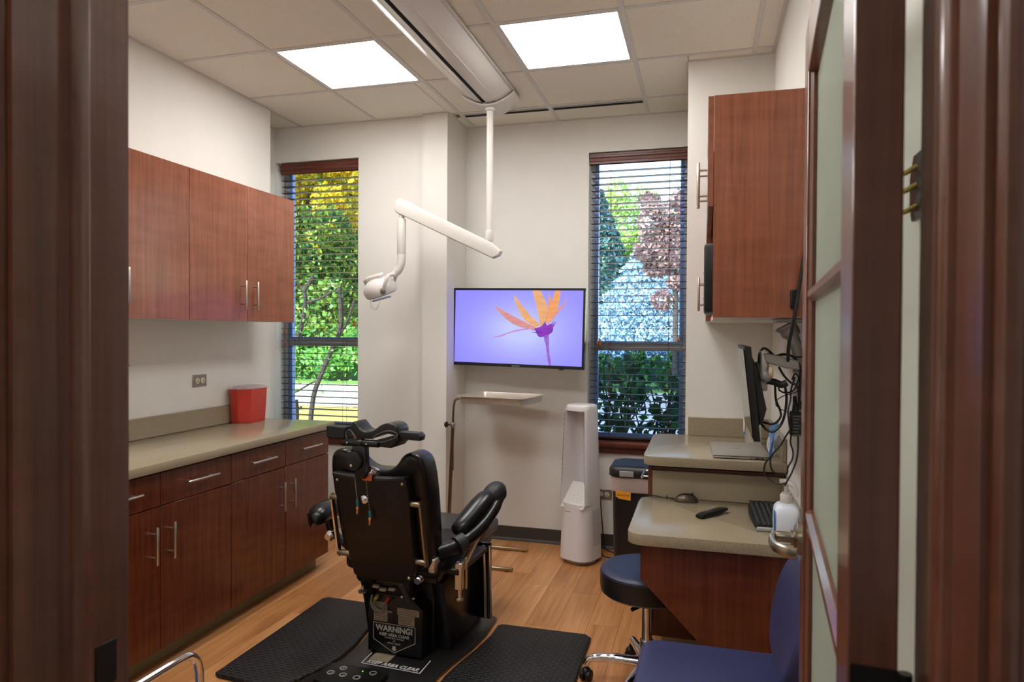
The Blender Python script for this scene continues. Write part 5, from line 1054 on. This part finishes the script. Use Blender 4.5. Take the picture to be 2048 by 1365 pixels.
# local: front is -y ... chair faces -X in the world: local +y -> world +x (back)
sc_ = lambda n, b, m_, p_=None, **k: b.obj(n, m_, p_ or t, world=False, **k)
sc2 = Matrix.Rotation(0, 4, 'Z')
t.rotation_euler = (0, 0, R(-90)); WM[t.name] = Matrix.Translation(t.location) @ Matrix.Rotation(R(-90), 4, 'Z')
sc_('seat', B().prism(rrect(0.45, 0.46, 0.06, 6, 0, -0.01), 0.395, 0.465, bev=0.028, seg=5), NAVY, ang=60)
bk = B().prism(rrect(0.47, 0.30, 0.148, 8, 0, 0.672), -0.02, 0.03, 'y', 0.018, 4)
for v in bk.bm.verts: v.co.y += 0.165 + 0.25 * (v.co.z - 0.5) - 0.2 * v.co.x ** 2
sc_('backrest', bk, NAVY, ang=60)
for s in (-1, 1):
    sc_('leg', B().tube([(s * 0.19, -0.19, 0.4), (s * 0.20, -0.20, 0.2), (s * 0.205, -0.21, 0.0)], 0.011, 10), BLACKM)
    sc_('leg', B().tube([(s * 0.19, 0.2, 0.62), (s * 0.19, 0.185, 0.45), (s * 0.20, 0.20, 0.25), (s * 0.205, 0.235, 0.0)], 0.011, 10), BLACKM)
sc_('seat_frame', B().box(-0.19, 0.19, -0.19, 0.19, 0.375, 0.396, 0.004, 1), BLACKM)
# chrome framed chair whose arm shows at the lower edge
t = thing('guest_chair', 'chrome tube framed chair, only its bent arm showing beside the door frame', 'chair', (-1.5, 1.2, 0))
for x in (-1.25, -1.74):
    B().tube([(x, 0.95, 0.0), (x, 0.95, 0.30), (x, 0.96, 0.60), (x, 1.0, 0.645), (x, 1.06, 0.652), (x, 1.25, 0.652), (x, 1.42, 0.650), (x, 1.462, 0.638), (x, 1.485, 0.60), (x, 1.49, 0.5), (x, 1.49, 0.2), (x, 1.49, 0.0)], 0.0115, 14, smooth=6).obj('arm_frame', CHROME, t)
B().box(-1.735, -1.255, 1.02, 1.47, 0.40, 0.46, 0.025, 4).obj('seat', NAVY, t, ang=60)
B().box(-1.73, -1.26, 0.93, 0.99, 0.55, 0.86, 0.025, 4).obj('backrest', NAVY, t, ang=60)
B().cyl((-1.25, 1.25, 0.39), (-1.74, 1.25, 0.39), 0.01).cyl((-1.25, 1.49, 0.39), (-1.74, 1.49, 0.39), 0.01).obj('cross_bar', CHROME, t)

# ------------------------------------------------------------------ outdoors
GZ = -0.25
LAWN = M('lawn_near', (168, 150, 84), 0.9, var=0.35, scale=1.2, bump=0.5, bscale=60)
struct(B().box(-30, 20, 4.95, 14.2, GZ - 0.1, GZ).obj('ground_lawn', LAWN, smooth=False))
struct(B().box(-30, 20, 14.2, 20.5, GZ - 0.1, GZ - 0.03).obj('ground_road', M('road_concrete', (205, 202, 196), 0.85, var=0.08, scale=2), smooth=False))
struct(B().box(-60, 50, 20.5, 90, GZ - 0.1, GZ).obj('ground_verge', M('verge_grass', (96, 140, 66), 0.9, var=0.3, scale=1.5), smooth=False))
struct(B().box(-4.5, 8, 8.3, 14.1, GZ, GZ + 0.012).obj('ground_pavement', M('pavement', (212, 208, 204), 0.85, var=0.06, scale=2), smooth=False))
def leaves(n, fn, size, seed, aspect=1.8, flat=0.0):
    rnd = random.Random(seed); V = []; F = []
    for i in range(n):
        p = fn(rnd)
        if p is None: continue
        s = size * rnd.uniform(0.6, 1.4)
        d = Vector((rnd.gauss(0, 1), rnd.gauss(0, 1), rnd.gauss(0, 1) * (1 - flat))).normalized(); u = d.orthogonal().normalized(); u = (Matrix.Rotation(rnd.uniform(0, 6.28), 3, d) @ u); w = d.cross(u)
        k = len(V); V += [p + u * s * aspect * 0.5, p + w * s * 0.5, p - u * s * aspect * 0.5, p - w * s * 0.5]; F.append((k, k + 1, k + 2, k + 3))
    me = bpy.data.meshes.new('foliage'); me.from_pydata([tuple(v) for v in V], [], F); return me
def blob(c, rx, ry, rz, clumps, seed):
    rnd = random.Random(seed * 7 + 1); cs = []
    for _ in range(clumps):
        while True:
            v = Vector((rnd.uniform(-1, 1), rnd.uniform(-1, 1), rnd.uniform(-1, 1)))
            if v.length <= 1: break
        cs.append((Vector((c[0] + v.x * rx, c[1] + v.y * ry, c[2] + v.z * rz)), rnd.uniform(0.16, 0.30) * min((rx + rz) / 2, rz * 1.6)))
    def f(r):
        q, rad = r.choice(cs); v = Vector((r.gauss(0, 1), r.gauss(0, 1), r.gauss(0, 1))).normalized() * rad * r.uniform(0.55, 1.0) ; return q + v
    return f
BARK = M('bark', (58, 54, 52), 0.9, var=0.3, scale=15, bump=0.8, bscale=40)
def tree(name, label, c, r3, mat, n, size, seed, trunk=None, clumps=40, base=None, group='trees seen through the windows', aspect=1.8):
    t = thing(name, label, 'tree' if 'shrub' not in name else 'shrub', (c[0], c[1], GZ), 0, group)
    me = leaves(n, blob(c, *r3, clumps, seed), size, seed, aspect); me.materials.append(mat); o = bpy.data.objects.new('crown', me); COL.objects.link(o); par(o, t)
    bx = base or (c[0], c[1])
    if trunk:
        B().tube([(bx[0], bx[1], GZ), (bx[0] * 0.7 + c[0] * 0.3, bx[1] * 0.7 + c[1] * 0.3, GZ + (c[2] - GZ) * 0.5), (c[0], c[1], c[2])], trunk, 8, smooth=4, rads=[trunk, trunk * 0.8, trunk * 0.5]).obj('trunk', BARK, t)
    return t
def cone(c, r, h, seed, layers=12):
    def f(rn):
        k = rn.random() ** 0.8; z = c[2] + k * h; lay = (k * layers) % 1.0; rad = r * (1 - k) * (0.75 + 0.4 * (1 - lay)) + 0.05; a = rn.uniform(0, 6.283)
        rr_ = rad * math.sqrt(rn.uniform(0.35, 1.0)); return Vector((c[0] + rr_ * math.cos(a), c[1] + rr_ * math.sin(a), z - 0.12 * rr_ + rn.gauss(0, 0.03)))
    return f
def spruce(label, c, r, h, mat, n, size, seed):
    t = thing('spruce_tree', label, 'tree', (c[0], c[1], GZ), 0, 'trees seen through the windows')
    me = leaves(n, cone(c, r, h, seed), size, seed, 2.2, 0.3); me.materials.append(mat); o = bpy.data.objects.new('crown', me); COL.objects.link(o); par(o, t)
    B().tube([(c[0], c[1], GZ), (c[0], c[1], c[2] + h * 0.9)], 0.12, 8, rads=[0.14, 0.02]).obj('trunk', BARK, t)
LYEL = leafmat('leaf_yellow', [(214, 180, 40), (236, 204, 60), (190, 190, 70), (120, 150, 60)])
LGRN = leafmat('leaf_green', [(20, 56, 40), (44, 92, 40), (100, 146, 56), (160, 178, 74), (40, 96, 66)])
LGR2 = leafmat('leaf_green_fresh', [(96, 156, 60), (150, 200, 90), (120, 190, 110), (70, 140, 70)])
LDRK = leafmat('leaf_dark', [(24, 58, 26), (40, 96, 40), (80, 140, 58), (28, 58, 44)], tr=0.15)
LBLU = leafmat('needle_blue', [(60, 108, 150), (120, 165, 200), (190, 214, 228), (150, 190, 214)], tr=0.1)
LDBL = leafmat('needle_dark', [(34, 76, 104), (60, 110, 130), (84, 130, 110), (40, 84, 90)], tr=0.1)
LPLM = leafmat('leaf_plum', [(138, 112, 118), (176, 150, 148), (100, 84, 106), (196, 176, 166)])
LLIM = leafmat('leaf_lime', [(170, 206, 110), (196, 222, 140), (140, 186, 100), (206, 226, 170)])
tree('yellow_tree', 'yellow autumn tree crown at the top of the window over the counter', (-10.5, 17.0, 5.6), (3.8, 1.2, 1.55), LYEL, 30000, 0.08, 1, 0.12, base=(-12.0, 17.2))
tree('green_tree', 'broad green tree in the middle of the window over the counter', (-8.0, 12.6, 2.75), (2.4, 1.2, 1.1), LGRN, 12000, 0.07, 2, 0.10, base=(-9.2, 12.6))
tree('green_tree', 'large green tree behind the road, filling the window over the counter', (-15.5, 25.0, 4.5), (6.0, 2.0, 4.0), LGRN, 30000, 0.2, 3, 0.3, clumps=60)
tree('green_tree', 'far row of tall green trees behind the others, seen through the counter window', (-20.0, 36.0, 5.0), (9.0, 2.0, 5.0), LGRN, 22000, 0.34, 33, 0.3, clumps=90)
tree('roadside_shrub', 'bright green roadside shrub beyond the pale road', (-14.2, 22.0, 0.9), (3.6, 0.9, 1.2), LGR2, 18000, 0.1, 4, None, clumps=60)
# slender branching sapling right outside
t = thing('sapling', 'slender bare stemmed sapling with a few leaves just outside the counter window', 'tree', (-4.6, 7.6, GZ), 0, 'trees seen through the windows')
Y7 = 7.6
for pts, r in (([(620, 870), (622, 835), (628, 790), (640, 755), (655, 720), (668, 690), (677, 672), (683, 640), (681, 600), (679, 575)], 0.032), ([(677, 672), (692, 650), (703, 620), (709, 600)], 0.016), ([(592, 690), (601, 660), (608, 630), (611, 600), (609, 582), (618, 568), (627, 552)], 0.028), ([(609, 582), (602, 575), (598, 568)], 0.014), ([(612, 606), (640, 598), (662, 585), (674, 578)], 0.014), ([(640, 598), (655, 584), (662, 572)], 0.008), ([(570, 795), (600, 780), (620, 768), (645, 757)], 0.012), ([(590, 870), (592, 835), (590, 800)], 0.04), ([(592, 825), (584, 815)], 0.014), ([(592, 822), (603, 814)], 0.014)):
    B().tube(([Vector((at(*pts[0], Y7).x, Y7, GZ))] if pts[0][1] > 860 else []) + [at(x, y, Y7) for x, y in pts], r, 7, smooth=4).obj('branch', BARK, t)
rl = random.Random(9); Pl = [at(rl.uniform(570, 712), rl.choice([rl.uniform(690, 760), rl.uniform(560, 680)]), Y7 + rl.uniform(-0.3, 0.4)) for _ in range(60)]
me = leaves(300, lambda r: r.choice(Pl) + Vector((r.gauss(0, 0.12), r.gauss(0, 0.12), r.gauss(0, 0.1))), 0.042, 5, 1.5); me.materials.append(LGR2); o = bpy.data.objects.new('crown', me); COL.objects.link(o); par(o, t)
# view beside the television
spruce('silvery blue spruce filling the middle of the window beside the television', (-1.95, 26.5, -0.2), 3.9, 5.6, LBLU, 60000, 0.065, 6)
spruce('dark blue green spruce at the edge of the window beside the television', (-5.1, 35.0, 0.0), 3.5, 8.7, LDBL, 18000, 0.13, 7)
tree('plum_tree', 'dusty purple leaved plum tree above the blue spruce', (-0.8, 20.9, 4.25), (1.2, 0.4, 1.95), LPLM, 11000, 0.085, 8, 0.1)
tree('lime_tree', 'pale lime green tree between the spruce and the plum tree', (-4.0, 42.5, 7.4), (3.7, 1.4, 3.3), LLIM, 18000, 0.13, 9, 0.12)
tree('boxwood_shrub', 'low dark green hedge in front of the blue spruce', (-1.2, 21.5, 0.4), (5.0, 0.2, 0.42), LDRK, 16000, 0.1, 31, None, clumps=140)
# dark shrub close to that window
t = thing('window_shrub', 'dark leafy shrub with tangled stems right outside the window beside the television', 'shrub', (-0.7, 6.4, GZ), 0)
rs_ = random.Random(21); stems = B(); LP = []
for k in range(34):
    x = rs_.uniform(-1.5, 0.2); y = rs_.uniform(6.1, 6.8); p = Vector((x, y, GZ)); P = [p.copy()]
    for s in range(5):
        p = p + Vector((rs_.gauss(0, 0.10), rs_.gauss(0, 0.05), rs_.uniform(0.16, 0.34))); P.append(p.copy())
        if s > 0: LP.append(p.copy())
    stems.tube(P, 0.014, 6, smooth=3, rads=[0.016, 0.012, 0.007])
stems.obj('stems', BARK, t)
me = leaves(1300, lambda r: r.choice(LP) + Vector((r.gauss(0, 0.11), r.gauss(0, 0.10), r.gauss(0, 0.11))), 0.07, 22, 1.5); me.materials.append(LDRK); o = bpy.data.objects.new('crown', me); COL.objects.link(o); par(o, t)
